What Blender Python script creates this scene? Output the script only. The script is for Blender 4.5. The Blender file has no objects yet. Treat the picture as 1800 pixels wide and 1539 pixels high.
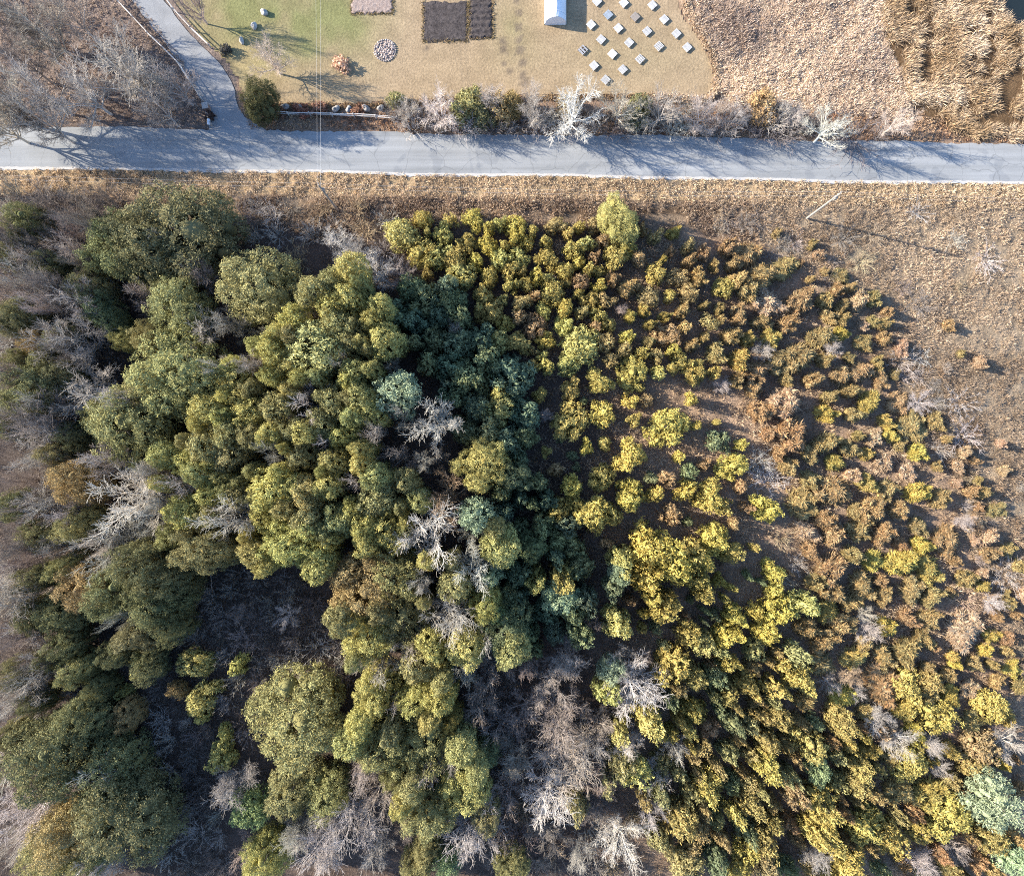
import bpy, math, random
import numpy as np
from mathutils import Vector

# ------------------------------------------------------------------ camera, sky, sun, exposure
scene = bpy.context.scene
CAM_H = 100.0
cam_data = bpy.data.cameras.new("camera")
cam = bpy.data.objects.new("camera", cam_data)
scene.collection.objects.link(cam)
cam.location = (0, 0, CAM_H)
cam.rotation_euler = (0, 0, 0)
cam_data.sensor_fit = 'HORIZONTAL'
cam_data.sensor_width = 36.0
cam_data.lens = 24.0
cam_data.clip_start = 1.0
cam_data.clip_end = 6000.0
scene.camera = cam

SUN_EL = math.radians(24.0)
SUN_DIR = Vector((-1.0, 0.25, 0.0)).normalized()          # horizontal direction towards the sun
SUN_AZ = math.atan2(SUN_DIR.x, SUN_DIR.y)                   # clockwise from +Y
world = bpy.data.worlds.new("World")
scene.world = world
world.use_nodes = True
wn = world.node_tree
for n in list(wn.nodes):
    wn.nodes.remove(n)
sky = wn.nodes.new('ShaderNodeTexSky')
sky.sky_type = 'NISHITA'
sky.sun_disc = False
sky.sun_elevation = SUN_EL
sky.sun_rotation = SUN_AZ
sky.ozone_density = 5.0
bg = wn.nodes.new('ShaderNodeBackground')
bg.inputs['Strength'].default_value = 0.145
wo = wn.nodes.new('ShaderNodeOutputWorld')
wn.links.new(sky.outputs[0], bg.inputs['Color'])
wn.links.new(bg.outputs[0], wo.inputs['Surface'])

sun_data = bpy.data.lights.new("sun", 'SUN')
sun_data.energy = 5.0
sun_data.angle = math.radians(0.5)
sun_data.color = (1.0, 0.925, 0.79)
sun = bpy.data.objects.new("sun", sun_data)
scene.collection.objects.link(sun)
to_sun = Vector((SUN_DIR.x * math.cos(SUN_EL), SUN_DIR.y * math.cos(SUN_EL), math.sin(SUN_EL)))
sun.rotation_euler = to_sun.to_track_quat('Z', 'Y').to_euler()
sun.location = (-200, 50, 120)

scene.view_settings.view_transform = 'Standard'
scene.view_settings.look = 'None'
scene.view_settings.exposure = 1.58
scene.view_settings.gamma = 1.0
scene.view_settings.use_curve_mapping = False
scene.render.engine = 'CYCLES'
scene.cycles.max_bounces = 3
scene.cycles.diffuse_bounces = 2
scene.cycles.filter_width = 1.0
scene.cycles.glossy_bounces = 2
scene.cycles.transmission_bounces = 2
scene.cycles.transparent_max_bounces = 4
scene.cycles.use_denoising = False

# ------------------------------------------------------------------ helpers
COL = scene.collection
PXM = 12.0                                                   # photo pixels per metre on the ground
RNG = np.random.default_rng(7)

def W(px, py, z=0.0):
    """ground/world XY of the thing seen at photo pixel (px, py) when it stands z metres high"""
    k = (CAM_H - z) / CAM_H / PXM
    return ((px - 900.0) * k, (769.5 - py) * k)

def P(x, y):
    return x * PXM + 900.0, 769.5 - y * PXM

def hash2(ix, iy, seed):
    h = (ix.astype(np.int64) * 374761393 + iy.astype(np.int64) * 668265263 + seed * 1442695041) & 0x7fffffff
    h = ((h ^ (h >> 13)) * 1274126177) & 0x7fffffff
    h = (h ^ (h >> 16)) & 0xffff
    return h / 65535.0

def vnoise(x, y, seed=0):
    x = np.asarray(x, float); y = np.asarray(y, float)
    ix = np.floor(x); iy = np.floor(y)
    fx = x - ix; fy = y - iy
    fx = fx * fx * (3 - 2 * fx); fy = fy * fy * (3 - 2 * fy)
    a = hash2(ix, iy, seed); b = hash2(ix + 1, iy, seed)
    c = hash2(ix, iy + 1, seed); d = hash2(ix + 1, iy + 1, seed)
    return (a * (1 - fx) + b * fx) * (1 - fy) + (c * (1 - fx) + d * fx) * fy

def fbm(x, y, seed=0, octaves=4):
    s = 0.0; a = 0.5; t = 0.0
    for o in range(octaves):
        s = s + a * vnoise(x * 2 ** o, y * 2 ** o, seed + o * 17)
        t += a; a *= 0.5
    return s / t

def inside(px, py, poly):
    px = np.asarray(px, float); py = np.asarray(py, float)
    r = np.zeros(px.shape, bool)
    n = len(poly)
    for i in range(n):
        x0, y0 = poly[i]; x1, y1 = poly[(i + 1) % n]
        if y0 == y1:
            continue
        c = ((y0 > py) != (y1 > py)) & (px < (x1 - x0) * (py - y0) / (y1 - y0) + x0)
        r ^= c
    return r

def mesh_from(name, verts, faces=None, quads=None, tris=None, smooth=False, mat=None, colors=None):
    me = bpy.data.meshes.new(name)
    if faces is not None:
        me.from_pydata([tuple(v) for v in verts], [], faces)
    else:
        verts = np.asarray(verts, np.float32)
        nv = len(verts)
        me.vertices.add(nv)
        me.vertices.foreach_set('co', verts.ravel())
        loops = []; starts = []; off = 0
        if quads is not None and len(quads):
            q = np.asarray(quads, np.int32); loops.append(q.ravel())
            starts.append(np.arange(len(q), dtype=np.int32) * 4 + off); off += len(q) * 4
        if tris is not None and len(tris):
            t = np.asarray(tris, np.int32); loops.append(t.ravel())
            starts.append(np.arange(len(t), dtype=np.int32) * 3 + off); off += len(t) * 3
        loops = np.concatenate(loops); starts = np.concatenate(starts)
        me.loops.add(len(loops)); me.loops.foreach_set('vertex_index', loops)
        me.polygons.add(len(starts)); me.polygons.foreach_set('loop_start', starts)
        me.update(calc_edges=True)
    if smooth:
        me.polygons.foreach_set('use_smooth', np.ones(len(me.polygons), bool))
    if colors is not None:
        at = me.color_attributes.new('tint', 'FLOAT_COLOR', 'POINT')
        c = np.ones((len(me.vertices), 4), np.float32); c[:, :3] = colors
        at.data.foreach_set('color', c.ravel())
    if mat is not None:
        me.materials.append(mat)
    me.validate(clean_customdata=False)
    return me

def obj(name, me, parent=None, loc=(0, 0, 0), rot=(0, 0, 0), scale=(1, 1, 1)):
    o = bpy.data.objects.new(name, me)
    COL.objects.link(o)
    o.location = loc; o.rotation_euler = rot; o.scale = scale
    if parent is not None:
        o.parent = parent
    return o

def tag(o, label=None, cat=None, group=None, kind=None):
    if label: o['label'] = label
    if cat: o['category'] = cat
    if group: o['group'] = group
    if kind: o['kind'] = kind
    return o

def structure(name, me):
    return tag(obj(name, me), kind='structure')

class MB:
    """collects boxes, tubes and rocks; build() links them as one mesh object"""
    def __init__(self):
        self.v = []; self.f = []
    def box(self, c, s, rz=0.0, tilt=(0, 0), jitter=0.0):
        b = len(self.v); hx, hy, hz = s[0] / 2, s[1] / 2, s[2] / 2
        for dz in (-hz, hz):
            for dx, dy in ((-hx, -hy), (hx, -hy), (hx, hy), (-hx, hy)):
                x = dx * math.cos(rz) - dy * math.sin(rz); y = dx * math.sin(rz) + dy * math.cos(rz)
                j = lambda: random.uniform(-jitter, jitter)
                self.v.append((c[0] + x + j(), c[1] + y + j(), c[2] + dz + tilt[0] * dx + tilt[1] * dy + j()))
        self.f += [tuple(b + i for i in q) for q in ((3, 2, 1, 0), (4, 5, 6, 7), (0, 1, 5, 4), (1, 2, 6, 5), (2, 3, 7, 6), (3, 0, 4, 7))]
        return self
    def tube(self, pts, rad, n=6, cap=True):
        b = len(self.v); m = len(pts)
        pts = [Vector(p) for p in pts]
        if not hasattr(rad, '__len__'): rad = [rad] * m
        for i, p in enumerate(pts):
            d = (pts[min(i + 1, m - 1)] - pts[max(i - 1, 0)]).normalized()
            a = d.cross(Vector((0, 0, 1)))
            if a.length < 1e-3: a = Vector((1, 0, 0))
            a.normalize(); c = d.cross(a)
            for k in range(n):
                t = 2 * math.pi * k / n
                q = p + (a * math.cos(t) + c * math.sin(t)) * rad[i]
                self.v.append(tuple(q))
        for i in range(m - 1):
            for k in range(n):
                k2 = (k + 1) % n
                self.f.append((b + i * n + k, b + i * n + k2, b + (i + 1) * n + k2, b + (i + 1) * n + k))
        if cap:
            self.f.append(tuple(b + k for k in range(n))[::-1]); self.f.append(tuple(b + (m - 1) * n + k for k in range(n)))
        return self
    def rock(self, c, s, seed, nu=8, nv=6):
        r = random.Random(seed); b = len(self.v)
        ph = [r.uniform(0, 6.28) for _ in range(6)]
        for j in range(nv + 1):
            th = math.pi * j / nv
            for i in range(nu):
                a = 2 * math.pi * i / nu
                k = 1 + .16 * math.sin(2 * a + ph[0]) + .12 * math.sin(3 * a + ph[1] + 2 * th) + .1 * math.sin(4 * th + ph[2] + a) + r.uniform(-.05, .05)
                self.v.append((c[0] + s[0] * k * math.sin(th) * math.cos(a), c[1] + s[1] * k * math.sin(th) * math.sin(a), c[2] + s[2] * k * math.cos(th)))
        for j in range(nv):
            for i in range(nu):
                i2 = (i + 1) % nu
                self.f.append((b + j * nu + i, b + (j + 1) * nu + i, b + (j + 1) * nu + i2, b + j * nu + i2))
        return self
    def mesh(self, name, mat, smooth=False):
        me = mesh_from(name, self.v, faces=self.f, mat=mat)
        if smooth:
            for p in me.polygons: p.use_smooth = True
        return me
    def build(self, name, mat, parent=None, smooth=False, loc=(0, 0, 0), rot=(0, 0, 0)):
        return obj(name, self.mesh(name, mat, smooth), parent, loc, rot)

# ------------------------------------------------------------------ materials
def new_mat(name):
    m = bpy.data.materials.new(name); m.use_nodes = True
    nt = m.node_tree
    for n in list(nt.nodes): nt.nodes.remove(n)
    return m, nt

def N(nt, t, **kw):
    n = nt.nodes.new(t)
    for k, v in kw.items():
        if k in n.inputs: n.inputs[k].default_value = v
        else: setattr(n, k, v)
    return n

def mathn(nt, op, a, b=None):
    n = nt.nodes.new('ShaderNodeMath'); n.operation = op
    for i, v in enumerate((a, b)):
        if v is None: continue
        if isinstance(v, (int, float)): n.inputs[i].default_value = v
        else: nt.links.new(v, n.inputs[i])
    return n.outputs[0]

def mixc(nt, fac, a, b, blend='MIX'):
    n = nt.nodes.new('ShaderNodeMix'); n.data_type = 'RGBA'; n.blend_type = blend
    if isinstance(fac, (int, float)): n.inputs[0].default_value = fac
    else: nt.links.new(fac, n.inputs[0])
    for i, v in ((6, a), (7, b)):
        if isinstance(v, (tuple, list)): n.inputs[i].default_value = (v[0], v[1], v[2], 1)
        else: nt.links.new(v, n.inputs[i])
    return n.outputs[2]

def ramp(nt, fac, p0, p1, c0=(0, 0, 0), c1=(1, 1, 1)):
    r = nt.nodes.new('ShaderNodeValToRGB')
    r.color_ramp.elements[0].position = p0; r.color_ramp.elements[1].position = p1
    r.color_ramp.elements[0].color = (*c0, 1); r.color_ramp.elements[1].color = (*c1, 1)
    nt.links.new(fac, r.inputs[0])
    return r.outputs[0]

def noise(nt, scale, detail=4, rough=0.6, vec=None):
    n = N(nt, 'ShaderNodeTexNoise', Scale=scale, Detail=detail, Roughness=rough)
    if vec is not None: nt.links.new(vec, n.inputs['Vector'])
    return n.outputs['Fac']

def objco(nt):
    return nt.nodes.new('ShaderNodeTexCoord').outputs['Object']

def finish(nt, color, rough=0.9, bump=None, bump_d=0.05, bump_s=1.0, translucent=0.0, spec=0.2, metallic=0.0):
    b = N(nt, 'ShaderNodeBsdfPrincipled', Roughness=rough, Metallic=metallic)
    b.inputs['Specular IOR Level'].default_value = spec
    if isinstance(color, (tuple, list)): b.inputs['Base Color'].default_value = (*color[:3], 1)
    else: nt.links.new(color, b.inputs['Base Color'])
    if bump is not None:
        bn = N(nt, 'ShaderNodeBump', Strength=bump_s, Distance=bump_d)
        nt.links.new(bump, bn.inputs['Height']); nt.links.new(bn.outputs[0], b.inputs['Normal'])
    out = nt.nodes.new('ShaderNodeOutputMaterial')
    nt.links.new(b.outputs[0], out.inputs['Surface'])

def leafy(name, base, spread=0.5, hue=(1.0, 1.0, 1.0), translucent=0.25, use_attr=False):
    """foliage: the tint of the plant (object colour) times a random value per leaf; partly translucent"""
    m, nt = new_mat(name)
    geo = nt.nodes.new('ShaderNodeNewGeometry')
    rnd = geo.outputs['Random Per Island']
    if use_attr:
        a = nt.nodes.new('ShaderNodeAttribute'); a.attribute_name = 'tint'; tint = a.outputs['Color']
    else:
        oi = nt.nodes.new('ShaderNodeObjectInfo'); tint = oi.outputs['Color']
    v = mathn(nt, 'MULTIPLY_ADD', rnd, spread); v.node.inputs[2].default_value = 1.0 - spread / 2
    comb = nt.nodes.new('ShaderNodeCombineXYZ')
    for i in range(3): nt.links.new(v, comb.inputs[i])
    c = mixc(nt, 1.0, tint, comb.outputs[0], 'MULTIPLY')
    r2 = mathn(nt, 'FRACT', mathn(nt, 'MULTIPLY', rnd, 37.7))
    c2 = mixc(nt, 1.0, c, hue, 'MULTIPLY')
    c = mixc(nt, r2, c, c2)
    d = nt.nodes.new('ShaderNodeBsdfDiffuse'); nt.links.new(c, d.inputs['Color'])
    out = nt.nodes.new('ShaderNodeOutputMaterial')
    if translucent > 0:
        t = nt.nodes.new('ShaderNodeBsdfTranslucent'); nt.links.new(c, t.inputs['Color'])
        mx = nt.nodes.new('ShaderNodeMixShader'); mx.inputs[0].default_value = translucent
        nt.links.new(d.outputs[0], mx.inputs[1]); nt.links.new(t.outputs[0], mx.inputs[2])
        nt.links.new(mx.outputs[0], out.inputs['Surface'])
    else:
        nt.links.new(d.outputs[0], out.inputs['Surface'])
    return m

M = {}
M['foliage'] = leafy('foliage', None, 0.7, (1.14, 0.98, 0.85), 0.2)
M['spray'] = leafy('spray_foliage', None, 0.75, (1.15, 0.92, 0.8), 0.22)
M['needles'] = leafy('needles', None, 0.5, (1.0, 1.0, 0.95), 0.2)
M['twigs'] = leafy('twigs', None, 0.3, (1.05, 0.97, 0.92), 0.0)
M['grass_blades'] = leafy('grass_blades', None, 0.55, (1.1, 0.95, 0.8), 0.3, use_attr=True)

def bark(name, c0, c1):
    m, nt = new_mat(name); co = objco(nt)
    f = noise(nt, 6, 5, 0.7, co)
    finish(nt, ramp(nt, f, 0.3, 0.7, c0, c1), 0.95, f, 0.03)
    return m
M['bark'] = bark('bark', (0.10, 0.075, 0.055), (0.22, 0.18, 0.14))
M['pale_bark'] = bark('pale_bark', (0.17, 0.155, 0.14), (0.29, 0.27, 0.245))

def ground_mat(name, fine=3.0, bump_d=0.25, contrast=(0.55, 1.35)):
    m, nt = new_mat(name); co = objco(nt)
    a = nt.nodes.new('ShaderNodeAttribute'); a.attribute_name = 'tint'
    f1 = noise(nt, fine, 6, 0.75, co); f2 = noise(nt, fine * 0.13, 3, 0.6, co)
    v1 = ramp(nt, f1, 0.25, 0.75, (contrast[0],) * 3, (contrast[1],) * 3)
    v2 = ramp(nt, f2, 0.3, 0.7, (0.85, 0.83, 0.80), (1.12, 1.1, 1.06))
    c = mixc(nt, 1.0, mixc(nt, 1.0, a.outputs['Color'], v1, 'MULTIPLY'), v2, 'MULTIPLY')
    finish(nt, c, 1.0, f1, bump_d, 0.9, spec=0.0)
    return m
M['ground'] = ground_mat('ground_earth', 3.4, 0.4, (0.45, 1.5))
M['lawn'] = ground_mat('lawn_turf', 3.2, 0.09, (0.55, 1.42))

m, nt = new_mat('old_asphalt'); co = objco(nt)
mp = N(nt, 'ShaderNodeMapping'); mp.inputs['Scale'].default_value = (0.03, 1.1, 1); nt.links.new(co, mp.inputs[0])
st = noise(nt, 1.0, 4, 0.6, mp.outputs[0]); gr = noise(nt, 9.0, 5, 0.8, co); bl = noise(nt, 0.12, 3, 0.5, co)
c = ramp(nt, st, 0.3, 0.7, (0.205, 0.208, 0.208), (0.290, 0.293, 0.293))
c = mixc(nt, 1.0, c, ramp(nt, gr, 0.2, 0.8, (0.86,) * 3, (1.12,) * 3), 'MULTIPLY')
c = mixc(nt, 1.0, c, ramp(nt, bl, 0.3, 0.7, (0.9,) * 3, (1.08,) * 3), 'MULTIPLY')
vor = N(nt, 'ShaderNodeTexVoronoi', Scale=0.22); vor.feature = 'DISTANCE_TO_EDGE'
wv = N(nt, 'ShaderNodeVectorMath', operation='ADD'); nz = N(nt, 'ShaderNodeTexNoise', Scale=0.7, Detail=4); nt.links.new(co, nz.inputs['Vector'])
nt.links.new(co, wv.inputs[0]); nt.links.new(nz.outputs['Color'], wv.inputs[1]); nt.links.new(wv.outputs[0], vor.inputs['Vector'])
c = mixc(nt, 1.0, c, ramp(nt, vor.outputs['Distance'], 0.0, 0.014, (0.72,) * 3, (1.0,) * 3), 'MULTIPLY')
pt = noise(nt, 0.33, 2, 0.4, co)
c = mixc(nt, 1.0, c, ramp(nt, pt, 0.60, 0.64, (1.0,) * 3, (0.86, 0.87, 0.89)), 'MULTIPLY')
finish(nt, c, 0.92, gr, 0.01, 0.5, spec=0.15); M['asphalt'] = m

m, nt = new_mat('drive_gravel'); co = objco(nt)
gr = noise(nt, 6.0, 6, 0.8, co); bl = noise(nt, 0.5, 3, 0.5, co)
c = mixc(nt, 1.0, ramp(nt, gr, 0.25, 0.75, (0.19, 0.19, 0.195), (0.29, 0.29, 0.29)), ramp(nt, bl, 0.3, 0.7, (0.85,) * 3, (1.1,) * 3), 'MULTIPLY')
finish(nt, c, 1.0, gr, 0.05, 0.8, spec=0.05); M['gravel'] = m

m, nt = new_mat('shoulder_gravel'); co = objco(nt)
gr = noise(nt, 8.0, 6, 0.8, co)
c = ramp(nt, gr, 0.25, 0.75, (0.30, 0.28, 0.26), (0.52, 0.50, 0.47))
finish(nt, c, 1.0, gr, 0.05, 0.8, spec=0.05); M['shoulder'] = m

m, nt = new_mat('tilled_soil'); co = objco(nt)
gr = noise(nt, 4.0, 8, 0.85, co); bl = noise(nt, 1.2, 3, 0.6, co)
c = ramp(nt, gr, 0.35, 0.75, (0.03, 0.025, 0.024), (0.15, 0.125, 0.115))
c = mixc(nt, 1.0, c, ramp(nt, bl, 0.3, 0.7, (0.75,) * 3, (1.2,) * 3), 'MULTIPLY')
finish(nt, c, 1.0, gr, 0.1, 1.0, spec=0.0); M['soil'] = m

m, nt = new_mat('leaf_mulch'); co = objco(nt)
gr = noise(nt, 5.0, 8, 0.85, co)
finish(nt, ramp(nt, gr, 0.3, 0.72, (0.12, 0.08, 0.07), (0.50, 0.40, 0.34)), 1.0, gr, 0.15, 1.0, spec=0.0); M['mulch'] = m

m, nt = new_mat('pond_water')
finish(nt, (0.012, 0.016, 0.014), 0.08, spec=0.5); M['water'] = m

m, nt = new_mat('field_stone'); co = objco(nt)
gr = noise(nt, 4.0, 6, 0.7, co)
oi = nt.nodes.new('ShaderNodeObjectInfo')
c = mixc(nt, 1.0, ramp(nt, gr, 0.3, 0.7, (0.6,) * 3, (1.15,) * 3), oi.outputs['Color'], 'MULTIPLY')
finish(nt, c, 0.95, gr, 0.04, 0.8); M['stone'] = m

m, nt = new_mat('weathered_wood'); co = objco(nt)
gr = noise(nt, 7.0, 5, 0.7, co)
oi = nt.nodes.new('ShaderNodeObjectInfo')
c = mixc(nt, 1.0, ramp(nt, gr, 0.3, 0.7, (0.72,) * 3, (1.12,) * 3), oi.outputs['Color'], 'MULTIPLY')
finish(nt, c, 0.95, gr, 0.01, 0.6); M['wood'] = m

m, nt = new_mat('plastic_film'); co = objco(nt)
gr = noise(nt, 1.2, 3, 0.5, co)
finish(nt, ramp(nt, gr, 0.3, 0.7, (0.66, 0.67, 0.69), (0.76, 0.77, 0.78)), 0.5, gr, 0.04, 0.5); M['film'] = m
m, nt = new_mat('wire_metal'); finish(nt, (0.5, 0.48, 0.46), 0.6); M['wire'] = m
m, nt = new_mat('mailbox_paint'); finish(nt, (0.62, 0.66, 0.70), 0.5); M['mailbox'] = m
m, nt = new_mat('pillar_brick'); co = objco(nt); gr = noise(nt, 6.0, 4, 0.6, co)
finish(nt, ramp(nt, gr, 0.3, 0.7, (0.20, 0.11, 0.08), (0.38, 0.25, 0.19)), 0.95, gr, 0.02); M['pillar'] = m
m, nt = new_mat('porcelain'); finish(nt, (0.35, 0.33, 0.30), 0.4); M['insulator'] = m

# ------------------------------------------------------------------ setting: zones in photo pixels
ROAD_N = [(-5000, 212), (0, 222), (200, 224), (400, 228), (600, 231), (800, 236), (1000, 237), (1200, 240), (1400, 246), (1600, 250), (1800, 254), (7000, 380)]
ROAD_S = [(-5000, 284), (0, 294), (300, 298), (560, 301), (700, 305), (1000, 308), (1200, 312), (1500, 318), (1800, 321), (7000, 447)]
rn = lambda x: np.interp(x, [p[0] for p in ROAD_N], [p[1] for p in ROAD_N])
rs = lambda x: np.interp(x, [p[0] for p in ROAD_S], [p[1] for p in ROAD_S])
LAWN = [(262, -60), (300, 0), (322, 30), (348, 62), (378, 92), (402, 112), (419, 145), (429, 180), (480, 187), (560, 185), (680, 182), (800, 174), (1000, 168), (1150, 168),
        (1238, 174), (1254, 162), (1259, 135), (1251, 100), (1231, 65), (1202, 25), (1184, -20), (1120, -330), (100, -330)]
DRIVE_L = [(205, -60), (228, -5), (250, 25), (287, 72), (320, 118), (345, 160), (362, 198), (368, 232)]
DRIVE_R = [(262, -60), (284, -5), (303, 20), (332, 58), (364, 90), (393, 120), (410, 150), (417, 182), (428, 205), (480, 236)]
MARSH = [(1555, -60), (1548, 40), (1575, 110), (1600, 180), (1640, 215), (1700, 240), (1830, 250), (1900, 250), (1900, -60)]
REEDS = [(1184, -60), (1202, 25), (1231, 65), (1251, 100), (1259, 135), (1262, 165), (1300, 185), (1450, 195), (1600, 215), (1600, 180), (1575, 110), (1548, 40), (1555, -60)]
MEADOW = [(1250, 345), (1900, 345), (1900, 1250), (1790, 1200), (1760, 1080), (1700, 960), (1680, 860), (1640, 780), (1560, 660), (1480, 560), (1420, 480), (1330, 420)]
POND = [(1752, -40), (1758, 12), (1772, 30), (1786, 42), (1812, 52), (1850, 40), (1850, -40)]

def grid_mesh(name, xs, ys, zf, cf, mat):
    X, Y = np.meshgrid(xs, ys)
    x = X.ravel(); y = Y.ravel()
    z = zf(x, y)
    nx, ny = len(xs), len(ys)
    i = np.arange(nx * ny).reshape(ny, nx)
    q = np.stack([i[:-1, :-1], i[:-1, 1:], i[1:, 1:], i[1:, :-1]], -1).reshape(-1, 4)
    return mesh_from(name, np.stack([x, y, z], 1), quads=q, smooth=True, mat=mat, colors=cf(x, y))

def ground_color(x, y):
    px, py = P(x, y)
    wob = (fbm(x * .15, y * .15, 3) - .5) * 90
    wob2 = (fbm(x * .4, y * .4, 5) - .5) * 40
    c = np.empty((len(x), 3)); c[:] = (0.115, 0.085, 0.070)                # leaf litter of the wood
    t = np.clip((px + wob - 1020) / 160, 0, 1)[:, None]                    # under the young junipers: rusty thatch
    c = c * (1 - t) + np.array((0.30, 0.215, 0.155)) * t
    mk = inside(px + wob2, py + wob2, MEADOW); c[mk] = (0.285, 0.222, 0.158)
    left = px + wob < 260; c[left & (py > 330)] = (0.095, 0.075, 0.065)
    n = py < rn(px)
    c[n & (px < 420)] = (0.20, 0.158, 0.138)
    c[n & (px >= 420)] = (0.24, 0.165, 0.12)
    mk = inside(px + wob2 * .3, py, REEDS); c[mk] = (0.42, 0.33, 0.235)
    mk = inside(px + wob2 * .3, py, MARSH); c[mk] = (0.13, 0.085, 0.05)
    s = py - rs(px)
    v = (s > -40) & (s + wob2 * .25 < 42); c[v] = (0.36, 0.265, 0.165)
    v = (s + wob2 * .25 >= 42) & (s + wob2 < 95) & (px > 180) & (px < 1350); c[v] = (0.22, 0.165, 0.12)
    v = (np.abs(s - 58 + wob2 * .3) < 7) & (px > 700) & (px < 1250); c[v] = (0.12, 0.085, 0.06)
    p = fbm(x * .5, y * .5, 11)
    return c * (0.75 + 0.5 * p)[:, None]

def ground_z(x, y):
    px, py = P(x, y)
    d = np.minimum(np.abs(py - rn(px)), np.abs(py - rs(px))) / 30.0
    on = (py > rn(px) - 4) & (py < rs(px) + 10)
    k = np.clip(d, 0, 1); k[on] = 0
    lawn = inside(px, py, LAWN) | ((px > 150) & (px < 500) & (py < 240) & (py > -60) & (np.abs(px - 330) < 150))
    k[lawn] = 0
    z = (fbm(x * .35, y * .35, 21) - .5) * 0.5 + (fbm(x * 1.4, y * 1.4, 31, 2) - .5) * .25
    far = np.clip((np.hypot(x, y) - 110) / 200, 0, 1)
    return -0.05 + z * k * (1 - far)

def axis(lo, hi, step):
    a = np.arange(lo, hi + .01, step)
    out = np.array([120, 200, 400, 900, 2500.0])
    return np.concatenate([-out[::-1] , a, out])
structure('ground', grid_mesh('ground', axis(-90, 90, .5), axis(-80, 80, .5), ground_z, ground_color, M['ground']))

def strip(name, A, B, z, mat, n_cross=4, step=None):
    """a sheet between two edge polylines given in photo pixels"""
    v = []; q = []
    m_ = len(A)
    for a, b in zip(A, B):
        for k in range(n_cross + 1):
            t = k / n_cross
            x, y = W(a[0] + (b[0] - a[0]) * t, a[1] + (b[1] - a[1]) * t)
            v.append((x, y, z if not callable(z) else z(t)))
    for i in range(m_ - 1):
        for k in range(n_cross):
            a = i * (n_cross + 1) + k
            q.append((a, a + n_cross + 1, a + n_cross + 2, a + 1))
    me = mesh_from(name, v, faces=q, mat=mat)
    return structure(name, me)
rx = [-5000, -600] + list(range(-50, 1851, 7)) + [2400, 7000]
rr = random.Random(4)
wobn = {x: rr.gauss(0, .9) + 2.0 * math.sin(x * .021) * math.sin(x * .0073) for x in rx}; wobs = {x: rr.gauss(0, .8) + 1.2 * math.sin(x * .017 + 1) for x in rx}
strip('road', [(x, rs(x) - 2 + wobs[x] * .5) for x in rx], [(x, rn(x) + wobn[x]) for x in rx], lambda t: 0.03 + 0.06 * (1 - abs(2 * t - 1)), M['asphalt'], 6)
strip('road_shoulder', [(x, rs(x) + 3.5 + wobs[x]) for x in rx], [(x, rs(x) - 5) for x in rx], 0.02, M['shoulder'], 1)

def along(poly, n):
    d = [0]
    for a, b in zip(poly, poly[1:]): d.append(d[-1] + math.hypot(b[0] - a[0], b[1] - a[1]))
    t = np.linspace(0, d[-1], n)
    return list(zip(np.interp(t, d, [p[0] for p in poly]), np.interp(t, d, [p[1] for p in poly])))
strip('driveway', [(x + rr.uniform(-1.5, 1.5), y) for x, y in along(DRIVE_L, 40)], [(x + rr.uniform(-1.5, 1.5), y) for x, y in along(DRIVE_R, 40)], 0.024, M['gravel'], 3)

# lawn: a fine sheet clipped to its outline
def lawn_color(x, y):
    px, py = P(x, y)
    g = np.exp(-(((px - 470) / 150) ** 2 + ((py - 30) / 95) ** 2)) + .55 * np.exp(-(((px - 610) / 60) ** 2 + ((py - 40) / 60) ** 2)) + .18 * np.exp(-(((px - 1100) / 160) ** 2 + ((py - 100) / 60) ** 2)) + .35 * np.exp(-(((px - 900) / 35) ** 2 + ((py - 40) / 70) ** 2))
    g = np.clip(g * (0.35 + 1.25 * fbm(x * .3, y * .3, 8)), 0, 1)[:, None]
    tan = np.array((0.268, 0.200, 0.124)); green = np.array((0.180, 0.178, 0.082)); dry = np.array((0.318, 0.238, 0.160))
    t = fbm(x * .12, y * .12, 9)[:, None]
    c = tan * t + dry * (1 - t)
    c = c * (1 - g) + green * g
    edge = np.exp(-((px - 440) / 45.0) ** 2 - ((py - 130) / 60.0) ** 2)[:, None] * .6
    c = c * (1 - edge) + np.array((0.30, 0.24, 0.12)) * edge
    for ex, ey, r in ((912, 22, 6), (912, 48, 7), (913, 70, 7), (915, 88, 8), (918, 110, 7), (884, 72, 6), (885, 88, 6), (886, 112, 4), (896, 127, 5), (918, 132, 6), (922, 146, 9), (750, 85, 5), (908, 3, 5)):
        k = np.clip(1.3 - np.maximum(np.abs(px - ex), np.abs(py - ey)) / r + (fbm(x * 3, y * 3, ex) - .5) * 1.2, 0, .75)[:, None]
        c = c * (1 - k) + np.array((0.14, 0.11, 0.085)) * k
    return c
xs = np.arange(-68, 31, .33); ys = np.arange(48, 91.5, .33)
X, Y = np.meshgrid(xs, ys); x = X.ravel(); y = Y.ravel()
px, py = P(x, y)
keep = inside(px + (fbm(x * .8, y * .8, 41) - .5) * 10, py + (fbm(x * .8, y * .8, 43) - .5) * 10, LAWN).reshape(X.shape)
idx = np.arange(X.size).reshape(X.shape)
kq = keep[:-1, :-1] & keep[:-1, 1:] & keep[1:, 1:] & keep[1:, :-1]
q = np.stack([idx[:-1, :-1], idx[:-1, 1:], idx[1:, 1:], idx[1:, :-1]], -1)[kq]
used, inv = np.unique(q.ravel(), return_inverse=True)
v = np.stack([x, y, np.full(x.shape, 0.0)], 1)[used]
structure('lawn', mesh_from('lawn', v, quads=inv.reshape(-1, 4), smooth=True, mat=M['lawn'], colors=lawn_color(v[:, 0], v[:, 1])))

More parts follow.
